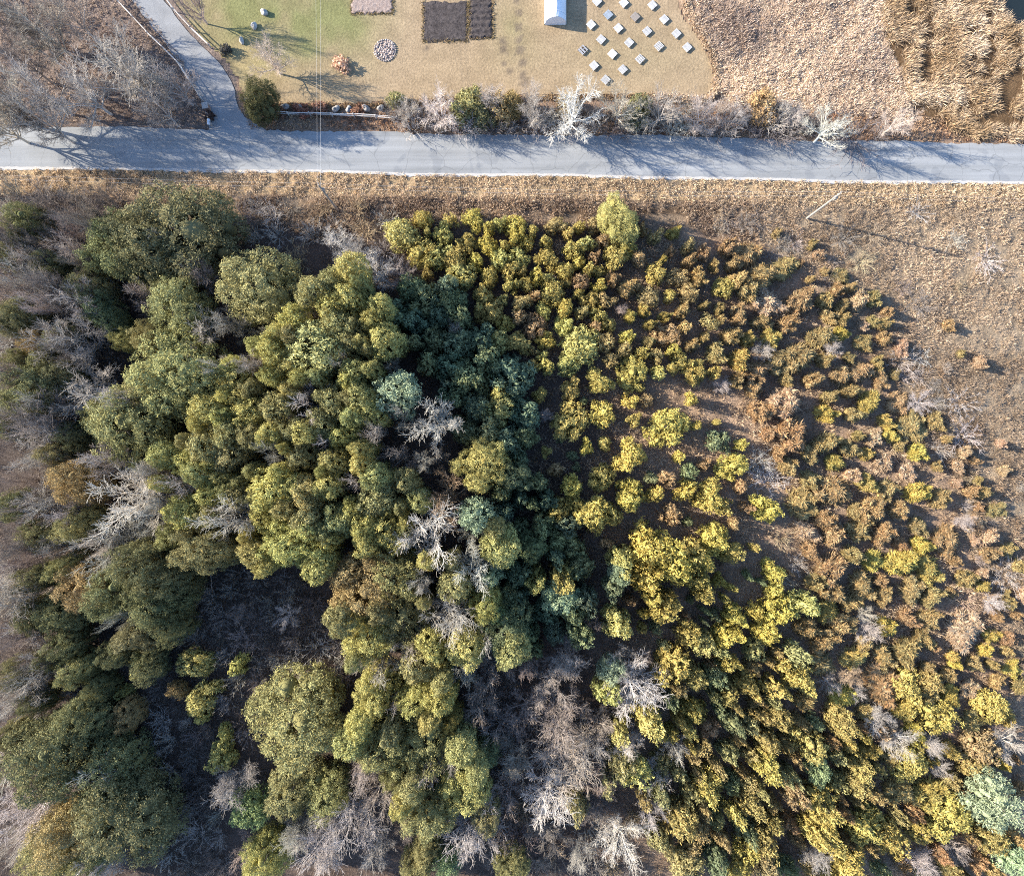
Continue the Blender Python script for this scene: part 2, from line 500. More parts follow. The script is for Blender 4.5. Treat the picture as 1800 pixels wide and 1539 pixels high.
# pond in the upper right corner
pv = [(*W(a, b), 0.06) for a, b in POND]
structure('pond', mesh_from('pond', pv, faces=[tuple(range(len(pv)))[::-1]], mat=M['water']))

# ------------------------------------------------------------------ garden
def soil_bed(name, x0, y0, x1, y1, mat, rows=0, seed=1, zmax=.10):
    a = W(x0, y1); b = W(x1, y0)
    nx = int((b[0] - a[0]) / .12); ny = int((b[1] - a[1]) / .12)
    xs = np.linspace(a[0], b[0], nx); ys = np.linspace(a[1], b[1], ny)
    X, Y = np.meshgrid(xs, ys); x = X.ravel(); y = Y.ravel()
    ed = np.minimum(np.minimum(x - a[0], b[0] - x), np.minimum(y - a[1], b[1] - y))
    k = np.clip(ed / .25, 0, 1)
    z = .012 + k * (zmax * (.4 + .6 * fbm(x * 2.5, y * 2.5, seed)) + (0.09 * np.sin((y - a[1]) * 2 * math.pi / .95) if rows else 0))
    w1 = (fbm(x * 2.6, y * 2.6, seed + 3, 5) - .5) * .8 * np.clip(1 - ed / 1.0, 0, 1)
    w2 = (fbm(x * 2.6 + 40, y * 2.6, seed + 5, 5) - .5) * .8 * np.clip(1 - ed / 1.0, 0, 1)
    i = np.arange(nx * ny).reshape(ny, nx)
    q = np.stack([i[:-1, :-1], i[:-1, 1:], i[1:, 1:], i[1:, :-1]], -1).reshape(-1, 4)
    return structure(name, mesh_from(name, np.stack([x + w1, y + w2, np.maximum(z, .012)], 1), quads=q, smooth=True, mat=mat))
soil_bed('garden_soil', 744, 4, 821, 73, M['soil'], 0, 3)
soil_bed('garden_soil', 825, -20, 865, 68, M['soil'], 1, 6, .16)
soil_bed('mulch_bed', 618, -25, 690, 24, M['mulch'], 0, 9, .16)

# white tunnel greenhouse: film arch with ridge, gable end, base boards
gt = obj('tunnel_greenhouse', None, loc=(*W(976, 44), 0))
tag(gt, 'white plastic covered tunnel greenhouse standing on the lawn beside the pallets', 'greenhouse')
def arch(hw, z_e, z_r, n=5):
    pts = [(-hw, 0.0), (-hw * .97, z_e)]
    for i in range(1, n): t = i / n; pts.append((-hw * .97 + hw * .97 * t, z_e + (z_r - z_e) * math.sin(t * math.pi / 2) ** .85))
    pts.append((0, z_r))
    return pts + [(-a, b) for a, b in pts[-2::-1]]
prof = arch(1.52, .95, 2.05)
L = 14.0; nb = 9; v = []; f = []; rg = random.Random(2)
for j in range(nb):
    yy = L * j / (nb - 1)
    for a, b in prof:
        v.append((a * (1 + rg.uniform(-.008, .008)), yy + a * 0.0, b * (1 - (.03 if j % 2 else 0)) + rg.uniform(-.01, .01)))
n = len(prof)
for j in range(nb - 1):
    for k in range(n - 1): f.append((j * n + k, j * n + k + 1, (j + 1) * n + k + 1, (j + 1) * n + k))
obj('cover', mesh_from('cover', v, faces=f, mat=M['film']), gt)
obj('end_wall', mesh_from('end_wall', [(a, -.02 - b * .0, b) for a, b in prof], faces=[tuple(range(n))], mat=M['film']), gt)
obj('rear_wall', mesh_from('rear_wall', [(a, L + .02, b) for a, b in prof], faces=[tuple(range(n))[::-1]], mat=M['film']), gt)
for s in (-1, 1):
    b = MB().box((s * 1.6, L / 2, .1), (.1, L, .2)).build('base_board', M['wood'], gt); b.color = (.45, .38, .3, 1)
mb = MB().tube([(0, -.05, 2.08), (0, L + .05, 2.08)], .03); mb.build('ridge_pole', M['film'], gt)
for j in (0, 3, 6, 9, 12):
    mb = MB().tube([(a * 1.012, j + .9, b * 1.012) for a, b in prof], .022, 5); mb.build('hoop', M['film'], gt)

# pallets on the lawn
PZ = [(615, 15), (880, 30), (1163, 52), (725, 147), (992, 168), (1280, 193), (557, 245), (826, 280), (1110, 310), (1400, 333), (655, 392), (932, 423), (1226, 457), (1507, 468), (475, 495), (767, 535), (1040, 585), (585, 650), (870, 688), (700, 790)]
slat_me = MB().box((0, 0, 0), (1.06, .088, .022), jitter=.002).mesh('slat', M['wood'])
runner_me = MB().box((0, 0, 0), (.09, 1.06, .15), jitter=.003).mesh('runner', M['wood'])
board_me = MB().box((0, 0, 0), (1.06, .10, .022)).mesh('base_slat', M['wood'])
rg = random.Random(12)
PLAB = {0: 'pale pallet nearest the tunnel on the top edge of the photo', 1: 'pale pallet second from the tunnel on the top edge', 2: 'pallet closest to the upper right bend of the lawn',
        3: 'bluish grey pallet, upper left of the group near the tunnel shadow', 4: 'brownish grey worn pallet in the upper middle of the group', 5: 'pallet second from the top along the lawn\'s right edge',
        6: 'pale pallet just right of the tunnel shadow\'s lower corner', 7: 'pallet in the upper middle, below the bluish grey one', 8: 'pallet below the brownish grey worn one, right of centre',
        9: 'pallet third from the top along the lawn\'s right edge', 10: 'pallet in the middle left, beside the tyre marks', 11: 'pallet at the very centre of the pallet group',
        12: 'gappy slatted pallet in the lower right of the group', 13: 'rightmost pallet, alone near the reed edge of the lawn', 14: 'leftmost pallet with broken slats and dark holes',
        15: 'whitest pallet, lower middle of the group', 16: 'gappy pallet in the lower right, below the centre one', 17: 'pallet lowest on the left, below the broken one',
        18: 'pallet second from the bottom, right of the lowest one', 19: 'lowest pallet, nearest the big white roadside tree'}
for i, (a, b) in enumerate(PZ):
    x, y = W(940 + a * .17778, b * .17778, .18)
    p = obj('pallet', None, loc=(x, y, .004), rot=(0, 0, math.radians(-45 + rg.uniform(-4, 3))))
    tag(p, 'wooden ' + PLAB[i], 'pallet', 'slatted pallets set out on the lawn')
    tone = rg.uniform(.42, .54)
    col = {3: (.28, .32, .37), 4: (.30, .26, .23), 14: (.33, .33, .35), 15: (.60, .58, .56)}.get(i, (tone, tone * .98, tone * .96))
    ns = 9 if i not in (12, 16) else 7
    for k in range(ns):
        if i == 14 and k in (2, 5, 6): continue
        s = obj('slat', slat_me, p, (rg.uniform(-.01, .01), -.48 + .96 * k / (ns - 1), .245 + rg.uniform(-.004, .004)), (0, 0, rg.uniform(-.01, .01)))
        t = rg.uniform(.85, 1.1); s.color = (col[0] * t, col[1] * t, col[2] * t, 1)
    for k in (-1, 0, 1):
        s = obj('runner', runner_me, p, (k * .48, 0, .157)); s.color = (col[0] * .8, col[1] * .78, col[2] * .75, 1)
    for k in (-1, 0, 1):
        s = obj('base_slat', board_me, p, (0, k * .46, .06)); s.color = (col[0] * .8, col[1] * .78, col[2] * .75, 1)

# boulders
for k, (a, b, w, lab) in enumerate([(464, 21, .55, 'white boulder on the green lawn, topmost of the three'), (446, 45, .52, 'pale grey boulder on the lawn, middle one of three'),
        (424, 71, .45, 'small grey boulder on the lawn, lowest of three'), (501, 187, .55, 'pale boulder by the dark cedar at the lawn edge'), (590, 191, .55, 'grey boulder in the roadside row, left of the wires\' right side'),
        (613, 191, .5, 'dark boulder in the middle of the roadside row'), (643, 190, .6, 'largest pale boulder of the roadside row'), (669, 189, .5, 'whitish flat boulder at the right end of the roadside row'), (527, 189, .45, 'low brown boulder right of the dark cedar')]):
    x, y = W(a, b, .3)
    mb = MB().rock((0, 0, 0), (w * 1.05, w * .85, w * .75), k + 5, 12, 8)
    o = mb.build('boulder', M['stone'], None, True, (x, y, w * .35), (0, 0, k))
    o.color = ((.42, .40, .37, 1) if k < 3 else (.30, .275, .25, 1) if k != 5 else (.3, .29, .28, 1)); tag(o, lab, 'boulder', 'boulders on the lawn and along its edge')

# round bed of rubble (fire pit) and the little shrub bed
fx, fy = W(677, 89)
fp = obj('stone_circle', None, loc=(fx, fy, 0)); tag(fp, 'round bed of pale pink rubble with a low stone rim on the lawn', 'fire pit')
v = [(0, 0, .10)] + [(1.5 * math.cos(t), 1.5 * math.sin(t), .02) for t in np.linspace(0, 6.283, 25)[:-1]]
obj('rubble_base', mesh_from('rubble_base', v, faces=[(0, 1 + i, 1 + (i + 1) % 24) for i in range(24)], mat=M['mulch']), fp)
rg = random.Random(3)
rock_me = [MB().rock((0, 0, 0), (.17, .13, .10), 50 + i, 7, 4).mesh('stone', M['stone']) for i in range(5)]
for i in range(30):
    t = 2 * math.pi * i / 30
    o = obj('rim_stone', rock_me[i % 5], fp, (1.55 * math.cos(t), 1.55 * math.sin(t), .07), (0, 0, rg.uniform(0, 6)), (rg.uniform(.8, 1.15),) * 3)
    k = rg.uniform(.4, .6); o.color = (k * .85, k * .72, k * .64, 1)
for i in range(110):
    r = 1.4 * math.sqrt(rg.random()); t = rg.uniform(0, 6.28)
    o = obj('rubble_stone', rock_me[i % 5], fp, (r * math.cos(t), r * math.sin(t), .10), (rg.uniform(-.4, .4), rg.uniform(-.4, .4), rg.uniform(0, 6)), (rg.uniform(.6, 1.2),) * 3)
    k = rg.choice((.25, .45, .55, .62, .68)); o.color = (k * .85, k * .69, k * .60, 1)

# split-rail fences
def fence(pts, spacing, label, z=.0, rails=(.45, .95), col=(.5, .46, .42), seed=1):
    rg = random.Random(seed)
    line = along(pts, 2); d = sum(math.hypot(b[0] - a[0], b[1] - a[1]) for a, b in zip(pts, pts[1:])) / PXM
    n = max(2, int(d / spacing) + 1)
    P_ = [W(a, b) for a, b in along(pts, n)]
    root = obj('split_rail_fence', None, loc=(*P_[0], 0)); tag(root, label, 'fence')
    for i, (x, y) in enumerate(P_):
        x -= P_[0][0]; y -= P_[0][1]
        h = 1.2 + rg.uniform(-.08, .08)
        o = MB().tube([(x, y, -.2), (x + rg.uniform(-.04, .04), y + rg.uniform(-.04, .04), h)], [.085, .075], 6).build('post', M['wood'], root)
        t = rg.uniform(.8, 1.1); o.color = (col[0] * t, col[1] * t, col[2] * t, 1)
    for (a, b), (c, d_) in zip(P_, P_[1:]):
        for zr in rails:
            p0 = Vector((a - P_[0][0], b - P_[0][1], zr + rg.uniform(-.05, .05))); p1 = Vector((c - P_[0][0], d_ - P_[0][1], zr + rg.uniform(-.05, .05)))
            e = (p1 - p0).normalized() * .18; off = Vector((-e.y, e.x, 0)).normalized() * rg.uniform(.02, .09)
            o = MB().tube([p0 - e + off, (p0 + p1) / 2 + off + Vector((rg.uniform(-.05, .05), rg.uniform(-.05, .05), -.02)), p1 + e + off], [.06, .07, .055], 5).build('rail', M['wood'], root)
            t = rg.uniform(.85, 1.2); o.color = (col[0] * t, col[1] * t, col[2] * t, 1)
fence([(190, -20), (215, 12), (236, 34), (276, 77), (312, 108), (331, 138), (358, 178)], 2.9, 'split rail fence along the left side of the driveway', seed=2)
fence([(282, -15), (300, 10), (320, 37), (346, 62), (371, 85)], 2.9, 'split rail fence on the right side of the driveway beside the lawn', seed=3)
fence([(470, 203), (560, 204), (640, 207), (700, 211)], 3.0, 'roadside split rail fence beside the boulder row under the wires', seed=4)

# gate pillar and mailbox by the driveway mouth
x, y = W(366, 192)
gp = obj('gate_pillar', None, loc=(x, y, 0)); tag(gp, 'low brick gate pillar at the left of the driveway mouth', 'pillar')
MB().box((0, 0, .5), (.7, .7, 1.1), .2, jitter=.01).build('shaft', M['pillar'], gp)
o = MB().box((0, 0, 1.12), (.86, .86, .12), .2).build('cap', M['stone'], gp); o.color = (.45, .40, .36, 1)
x, y = W(373, 221)
mx = obj('mailbox', None, loc=(x, y, 0)); tag(mx, 'white mailbox on a post where the driveway meets the road', 'mailbox')
o = MB().box((0, 0, .5), (.11, .11, 1.1)).build('post', M['wood'], mx); o.color = (.4, .35, .3, 1)
pr = [(-.19, 0), (-.19, .2)] + [(-.19 * math.cos(t), .2 + .17 * math.sin(t)) for t in np.linspace(.3, 2.84, 7)] + [(.19, .2), (.19, 0)]
n = len(pr)
v = [(a, -.38, b + 1.05) for a, b in pr] + [(a, .38, b + 1.05) for a, b in pr]
obj('box', mesh_from('box', v, faces=[(i, (i + 1) % n, n + (i + 1) % n, n + i) for i in range(n)] + [tuple(range(n))[::-1], tuple(range(n, 2 * n))], mat=M['mailbox']), mx)
o = MB().box((.215, -.1, 1.32), (.03, .05, .28)).build('flag', M['pillar'], mx)

# utility poles and wires
def pole(base, h, label, col, arm=True, az=0.0):
    x, y = W(*base)
    r = obj('utility_pole', None, loc=(x, y, 0)); tag(r, label, 'utility pole')
    o = MB().tube([(0, 0, -.3), (0, 0, h * .5), (0, 0, h)], [.16, .14, .11], 10).build('shaft', M['wood'], r); o.color = (*col, 1)
    o = MB().box((.15, 0, h - 1.9), (.30, .42, .85)).build('bracket', M['wood'], r); o.color = (*col, 1)
    for z in (.12, -.75, -1.4):
        MB().tube([(0, .14, h + z - .12), (0, .14, h + z + .1)], [.07, .05], 8).build('insulator', M['insulator'], r)
    return Vector((x, y, h))
pa = pole((595, 371), 10.4, 'grey brown utility pole on the left where the wires cross the road', (.30, .25, .21))
pb = pole((1418, 384), 10.4, 'pale bleached utility pole leaning out on the right of the verge', (.33, .29, .25))
def wire(a, b, sag, label, r=.006):
    pts = []
    for i in range(25):
        t = i / 24; p = a.lerp(b, t); p.z -= sag * 4 * t * (1 - t); pts.append(p)
    o = MB().tube(pts, r, 4, False).build('power_line', M['wire']); tag(o, label, 'power line', 'overhead wires')
up = Vector((*W(553, -330, 8.5), 8.5))
wire(pa + Vector((-.12, .14, .1)), up + Vector((-.3, 0, 0)), .5, 'left wire of the pair running from the pole over the lawn', .0085)
wire(pa + Vector((.1, .14, -.65)), up + Vector((.35, 0, -.4)), .5, 'right wire of the pair running from the pole over the lawn', .0085)
lf = Vector((*W(-420, 292, 10.4), 10.4))
wire(pa + Vector((0, .14, .1)), lf, .6, 'upper roadside wire left of the left pole')
wire(pa + Vector((0, .14, -1.4)), lf - Vector((0, 0, 1.4)), .6, 'lower roadside wire left of the left pole')
wire(pa + Vector((0, .14, .1)), pb + Vector((0, .14, .1)), 1.0, 'upper roadside wire between the two poles')
wire(pa + Vector((0, .14, -1.4)), pb + Vector((0, .14, -1.4)), 1.0, 'lower roadside wire between the two poles')
rt = Vector((*W(2320, 360, 10.4), 10.4))
wire(pb + Vector((0, .14, .1)), rt, .8, 'upper roadside wire right of the pale pole')
wire(pb + Vector((0, .14, -1.4)), rt - Vector((0, 0, 1.4)), .8, 'lower roadside wire right of the pale pole')


# ------------------------------------------------------------------ plant building blocks
def unit(v):
    return v / np.maximum(np.linalg.norm(v, axis=-1, keepdims=True), 1e-9)

def leaf_cards(c, n, w, h, rng, along_dir=None):
    """one small quad per leaf tuft: centre c, normal n, half sizes w x h"""
    m = len(c)
    a = rng.normal(size=(m, 3)) if along_dir is None else along_dir
    u = unit(np.cross(n, a)); v = unit(np.cross(u, n))
    w = np.broadcast_to(np.asarray(w, float), (m,))[:, None]; h = np.broadcast_to(np.asarray(h, float), (m,))[:, None]
    q = np.stack([c - u * w * .7 - v * h, c + u * w * .7 - v * h, c + u * w + v * h * .35, c - u * w * .55 + v * h], 1)
    return q.reshape(-1, 3)

def blob(c, rx, rz, nu=9, nv=6):
    v = []; f = []
    for j in range(nv + 1):
        th = math.pi * j / nv
        for i in range(nu):
            a = 2 * math.pi * i / nu
            v.append((c[0] + rx * math.sin(th) * math.cos(a), c[1] + rx * math.sin(th) * math.sin(a), c[2] + rz * math.cos(th)))
    for j in range(nv):
        for i in range(nu):
            f.append((j * nu + i, (j + 1) * nu + i, (j + 1) * nu + (i + 1) % nu, j * nu + (i + 1) % nu))
    return np.array(v), np.array(f)

def lobed_crown(name, seed, H, R, n_lobes, n_leaves, leaf, sub_r, mat, z0=.05, lobe_r=(.36, .58), spread=(.38, .72), tops=(.6, .97), shell=.46, gap=1.05, zf=.40):
    """a crown of several egg-shaped lobes, each a heap of rounded sprays covered with leaf-sized faces"""
    rng = np.random.default_rng(seed)
    lobes = [(rng.normal() * .12 * R, rng.normal() * .12 * R, R * rng.uniform(.48, .64), H * z0, H)]
    for k in range(n_lobes - 1):
        t = 2 * math.pi * (k + rng.uniform(-.4, .4)) / max(n_lobes - 1, 1); d = R * rng.uniform(*spread)
        r = min(R * rng.uniform(*lobe_r), R * 1.12 - d)
        lobes.append((d * math.cos(t), d * math.sin(t), r, H * z0, H * rng.uniform(*tops)))
    SC = []; SN = []; SR = []
    for k, (cx, cy, r, zb, zt) in enumerate(lobes):
        m = int(3.0 * r * (zt - zb) / (sub_r * sub_r) * gap * .55) + 4
        d = unit(rng.normal(size=(m, 3)))
        zc = zb + (zt - zb) * zf
        zr = np.where(d[:, 2] > 0, zt - zc, zc - zb)
        s = rng.uniform(.72, 1.06, m)
        p = np.stack([cx + d[:, 0] * r * s, cy + d[:, 1] * r * s, zc + d[:, 2] * zr * s], 1)
        nn = unit(np.stack([d[:, 0] / r, d[:, 1] / r, d[:, 2] / zr], 1))
        ok = np.ones(m, bool)
        for j, (ax, ay, ar, ab, at_) in enumerate(lobes):
            if j == k: continue
            ac = ab + (at_ - ab) * zf; azr = np.where(p[:, 2] > ac, at_ - ac, ac - ab)
            e = ((p[:, 0] - ax) / ar) ** 2 + ((p[:, 1] - ay) / ar) ** 2 + ((p[:, 2] - ac) / azr) ** 2
            ok &= e > .5
        SC.append(p[ok]); SN.append(nn[ok]); SR.append(sub_r * rng.uniform(.5, 1.35, m)[ok])
    SC = np.concatenate(SC); SN = np.concatenate(SN); SR = np.concatenate(SR)
    cnt = np.maximum((n_leaves * SR ** 2 / (SR ** 2).sum()).astype(int), 4)
    c = np.repeat(SC, cnt, 0); sn = np.repeat(SN, cnt, 0); sr = np.repeat(SR, cnt)[:, None]
    m = len(c)
    d = unit(rng.normal(size=(m, 3)) + sn * .75 + np.array((0, 0, .3)))
    pos = c + d * sr * rng.uniform(.3, 1.22, (m, 1)) * np.array((1, 1, 1.35))
    nor = unit(d * .45 + sn * .35 + rng.normal(size=(m, 3)) * .6)
    sz = leaf * rng.uniform(.55, 1.35, m)
    pos[:, 2] = np.maximum(pos[:, 2], .05)
    v = leaf_cards(pos, nor, sz * .52, sz * 1.3, rng, unit(d + np.array((0, 0, .5)) + rng.normal(size=(m, 3)) * .5))
    q = np.arange(len(v)).reshape(-1, 4)
    V = [v]; Q = [q]; o = len(v)
    for cx, cy, r, zb, zt in lobes:  # hidden inner hulls, added to stop light passing through the crown
        zc = zb + (zt - zb) * .46
        bv, bf = blob((cx, cy, zc), r * shell, (zt - zb) * .5 * shell)
        bv[:, 2] = np.maximum(bv[:, 2], .1)
        V.append(bv); Q.append(bf + o); o += len(bv)
    return mesh_from(name, np.concatenate(V), quads=np.concatenate(Q), mat=mat)

def spray_crown(name, seed, H, R, n, mat, point=1.0, leaf=(.07, .32), shell=.62):
    """a feathery juniper: upswept sprays on several leaning plumes"""
    rng = np.random.default_rng(seed)
    V = []; Q = []; o = 0
    plumes = [(0, 0, H, R * .7)]
    for k in range(7):
        t = rng.uniform(0, 6.28); d = R * rng.uniform(.35, .75)
        plumes.append((d * math.cos(t), d * math.sin(t), H * rng.uniform(.5, .9), R * rng.uniform(.3, .5)))
    for cx, cy, h, r in plumes:
        m = int(n * (r * h) / sum(p[2] * p[3] for p in plumes))
        t = rng.random(m) ** .8; a = rng.uniform(0, 6.283, m)
        rad = r * (1 - t * .88) * np.sqrt(rng.uniform(.35, 1.1, m))
        bx = cx * (.35 + .65 * t); by = cy * (.35 + .65 * t)
        p = np.stack([bx + rad * np.cos(a), by + rad * np.sin(a), .1 + t * (h - .1)], 1)
        dirv = unit(np.stack([np.cos(a) * (1.0 - .6 * t) + cx / R * .3, np.sin(a) * (1.0 - .6 * t) + cy / R * .3, .55 + .8 * t], 1) + rng.normal(size=(m, 3)) * .28)
        nn = unit(np.cross(dirv, rng.normal(size=(m, 3))) + np.array((0, 0, .5)))
        ln = rng.uniform(.6, 1.35, m) * leaf[1]
        v = leaf_cards(p, nn, leaf[0] * rng.uniform(.7, 1.4, m), ln, rng, dirv)
        V.append(v); Q.append(np.arange(len(v)).reshape(-1, 4) + o); o += len(v)
        bv, bf = blob((cx * .7, cy * .7, h * .36), r * shell, h * .34, 7, 5)  # unseen core added in each plume to block light, not foliage
        V.append(bv); Q.append(bf + o); o += len(bv)
    return mesh_from(name, np.concatenate(V), quads=np.concatenate(Q), mat=mat)

def prisms(segs, sides=3):
    """tapered prisms for branch segments (p0, p1, r0, r1)"""
    p0 = np.array([s[0] for s in segs]); p1 = np.array([s[1] for s in segs])
    r0 = np.array([s[2] for s in segs])[:, None]; r1 = np.array([s[3] for s in segs])[:, None]
    d = unit(p1 - p0)
    ref = np.where(np.abs(d[:, 2:3]) > .9, np.array([[1., 0, 0]]), np.array([[0., 0, 1]]))
    a = unit(np.cross(d, ref)); b = np.cross(d, a)
    ring0 = []; ring1 = []
    for k in range(sides):
        t = 2 * math.pi * k / sides
        e = a * math.cos(t) + b * math.sin(t)
        ring0.append(p0 + e * r0); ring1.append(p1 + e * r1)
    v = np.stack(ring0 + ring1, 1).reshape(-1, 3)
    base = np.arange(len(segs))[:, None, None] * (2 * sides)
    q = np.array([(k, (k + 1) % sides, sides + (k + 1) % sides, sides + k) for k in range(sides)])[None] + base
    return v, q.reshape(-1, 4)

def bare_tree_meshes(name, seed, H, spread, limbs=5, sub=6, twig=5, tip=3, trunk_frac=.3, rise=.75, thick=1.0, stems=1, twig_r=.0170):
    """trunk with main limbs, and the finer branches, of a leafless tree"""
    rg = random.Random(seed)
    big = []; fine = []
    def path(p, d, length, r0, r1, n, wob, up, out):
        pts = [(p.copy(), r0)]
        for i in range(n):
            d = (d + Vector((rg.gauss(0, wob), rg.gauss(0, wob), rg.gauss(0, wob) + up))).normalized()
            q = p + d * (length / n)
            ra = r0 + (r1 - r0) * i / n; rb = r0 + (r1 - r0) * (i + 1) / n
            out.append((tuple(p), tuple(q), ra, rb)); p = q
            pts.append((p.copy(), rb))
        return pts, d
    def side(d, ang):
        ax = d.cross(Vector((rg.gauss(0, 1), rg.gauss(0, 1), rg.gauss(0, 1)))).normalized()
        v = (d * math.cos(ang) + ax * math.sin(ang)).normalized()
        return v
    for s in range(stems):
        t = 6.283 * s / stems + rg.uniform(-.3, .3)
        lean = .35 if stems > 1 else .05
        d0 = Vector((lean * math.cos(t), lean * math.sin(t), 1)).normalized()
        R0 = .016 * H * thick / math.sqrt(stems)
        tp, d = path(Vector((.1 * math.cos(t), .1 * math.sin(t), -.1)), d0, H * trunk_frac, R0, R0 * .75, 3, .04, .02, big)
        top = tp[-1][0]
        nl = max(2, limbs // (1 if stems == 1 else 2))
        for k in range(nl):
            a = 6.283 * k / nl + rg.uniform(-.4, .4)
            el = min(1.45, rise * rg.uniform(.5, 1.5))
            dl = Vector((math.cos(a) * math.cos(el), math.sin(a) * math.cos(el), math.sin(el)))
            if k == 0: dl = Vector((dl.x * .2, dl.y * .2, 1)).normalized(); el = 1.45
            ln = 1.0 / math.sqrt((math.cos(el) / (spread * H * .5)) ** 2 + (math.sin(el) / (H * (1 - trunk_frac))) ** 2) * rg.uniform(.82, 1.05)
            st = tp[-1 - (k % 2)][0]
            lp, d1 = path(st, dl, ln, R0 * .52, R0 * .15, 5, .05, .03, big)
            for i in range(1, len(lp)):
                for _ in range(sub if i > 1 else sub // 2):
                    if rg.random() < .25: continue
                    p, r = lp[i]
                    dd = (lp[i][0] - lp[i - 1][0]).normalized()
                    q, d2 = path(p, side(dd, rg.uniform(.35, .8)), ln * rg.uniform(.16, .36), max(r * .5, .021), twig_r * 1.1, 3, .07, .05, fine)
                    for j in range(1, len(q)):
                        for _2 in range(twig // 2 + (j == len(q) - 1)):
                            e = (q[j][0] - q[j - 1][0]).normalized()
                            w, d3 = path(q[j][0], side(e, rg.uniform(.3, .9)), ln * rg.uniform(.07, .17), twig_r * 1.1, twig_r * .7, 2, .16, .06, fine)
                            for _3 in range(tip):
                                path(w[-1 - (_3 % 2)][0], side((w[-1][0] - w[-2][0]).normalized(), rg.uniform(.2, .8)), ln * rg.uniform(.035, .09), twig_r * .8, twig_r * .5, 1, .1, .03, fine)
    v, q = prisms(big, 6); a = mesh_from('trunk', v, quads=q, mat=M['twigs'])
    v, q = prisms(fine, 3); b = mesh_from('branches', v, quads=q, mat=M['twigs'])
    return a, b

def shrub_mesh(name, seed, H, R, n, r0=.019, wob=.15):
    """a leafless multi-stemmed shrub: stems fan out of the ground and fork twice"""
    rg = random.Random(seed); segs = []
    for i in range(n):
        t = rg.uniform(0, 6.283); k = math.sqrt(rg.random())
        p = Vector((.15 * R * math.cos(t), .15 * R * math.sin(t), 0))
        d = Vector((R * k * math.cos(t), R * k * math.sin(t), H * rg.uniform(.6, 1)))
        L = d.length * rg.uniform(.75, 1.05); d.normalize()
        for s in range(3):
            d2 = (d + Vector((rg.gauss(0, wob), rg.gauss(0, wob), rg.gauss(0, wob * .6)))).normalized()
            q = p + d2 * L / 3
            segs.append((tuple(p), tuple(q), r0 * (1.3 - .25 * s), r0 * (1.05 - .25 * s)))
            for _ in range(2 + s):
                e = (d2 + Vector((rg.gauss(0, .5), rg.gauss(0, .5), rg.gauss(0, .4)))).normalized()
                w = q + e * L * rg.uniform(.12, .26)
                segs.append((tuple(q), tuple(w), r0 * .7, r0 * .45))
                e2 = (e + Vector((rg.gauss(0, .5), rg.gauss(0, .5), rg.gauss(0, .4)))).normalized()
                segs.append((tuple(w), tuple(w + e2 * L * rg.uniform(.06, .14)), r0 * .5, r0 * .35))
            p, d = q, d2
    v, q = prisms(segs, 3)
    return mesh_from(name, v, quads=q, mat=M['twigs'])

def conifer_trunk(name, H, r):
    mb = MB().tube([(0, 0, -.1), (.03, 0, H * .4), (0, .02, H * .8)], [r, r * .65, r * .2], 7)
    rg = random.Random(int(H * 10))
    for i in range(8):
        z = H * (.12 + .07 * i); t = rg.uniform(0, 6.28); l = r * 8 * (1 - .08 * i)
        mb.tube([(0, 0, z), (l * math.cos(t), l * math.sin(t), z + l * .35)], [r * .3, r * .1], 4, False)
    return mb.mesh(name, M['bark'])

# nominal sizes: crown width and height of each variant (metres)
VAR = {}
VAR['cedar_big'] = (8.0, 12.0, [lobed_crown('crown', 100 + i, 12, 4.0, 10 + i % 3, 31000, .086, .46, M['foliage'], zf=.52, tops=(.55, .96), spread=(.42, .86)) for i in range(4)], conifer_trunk('trunk', 12, .26))
VAR['cedar'] = (4.6, 11.0, [lobed_crown('crown', 120 + i, 11, 2.3, 6 + i % 4, 10500, .094, .34, M['foliage'], tops=(.82, .98), zf=.74, lobe_r=(.42, .6)) for i in range(7)], conifer_trunk('trunk', 11, .16))
VAR['gold'] = (3.4, 4.6, [lobed_crown('crown', 140 + i, 4.6, 1.7, 6 + i % 4, 3400, .105, .28, M['foliage'], spread=(.4, .85), tops=(.5, .98)) for i in range(8)], conifer_trunk('trunk', 4.6, .10))
VAR['gold_small'] = (2.0, 3.2, [lobed_crown('crown', 160 + i, 3.2, 1.0, 4 + i % 3, 1250, .092, .21, M['foliage'], spread=(.4, .85), tops=(.5, .98)) for i in range(7)], conifer_trunk('trunk', 3.2, .07))
VAR['brown'] = (2.9, 4.4, [spray_crown('crown', 180 + i, 4.4, 1.45, 2100, M['spray'], leaf=(.055, .34)) for i in range(8)], conifer_trunk('trunk', 4.4, .09))
VAR['pine'] = (6.0, 12.5, [lobed_crown('crown', 200 + i, 12.5, 3.0, 12, 7000, .12, .55, M['needles'], .25, (.25, .42), (.35, .85), (.6, .95), .4, .8) for i in range(3)], conifer_trunk('trunk', 12.5, .22))
VAR['bush'] = (1.4, 1.0, [lobed_crown('crown', 220 + i, 1.0, .7, 4, 700, .07, .16, M['foliage'], .02) for i in range(3)], None)
BT = []
for i in range(6):
    BT.append(bare_tree_meshes('bare', 300 + i, 10.0, [.85, 1.0, .75, .9, .95, .8][i], [11, 12, 10, 12, 11, 13][i], 5, 4, 3, [.3, .25, .36, .2, .32, .28][i], [.8, .7, .9, .75, .7, .8][i]))
for i in range(2):
    BT.append(bare_tree_meshes('bare', 320 + i, 10.0, .7, 7, 4, 4, 3, .2, 1.0, .9, 4 + i))
BT.append(bare_tree_meshes('bare', 331, 10.0, .9, 9, 5, 4, 3, .26, .8, 1.4))
BT.append(bare_tree_meshes('bare', 334, 10.0, .8, 8, 5, 4, 3, .3, .9, 1.45))
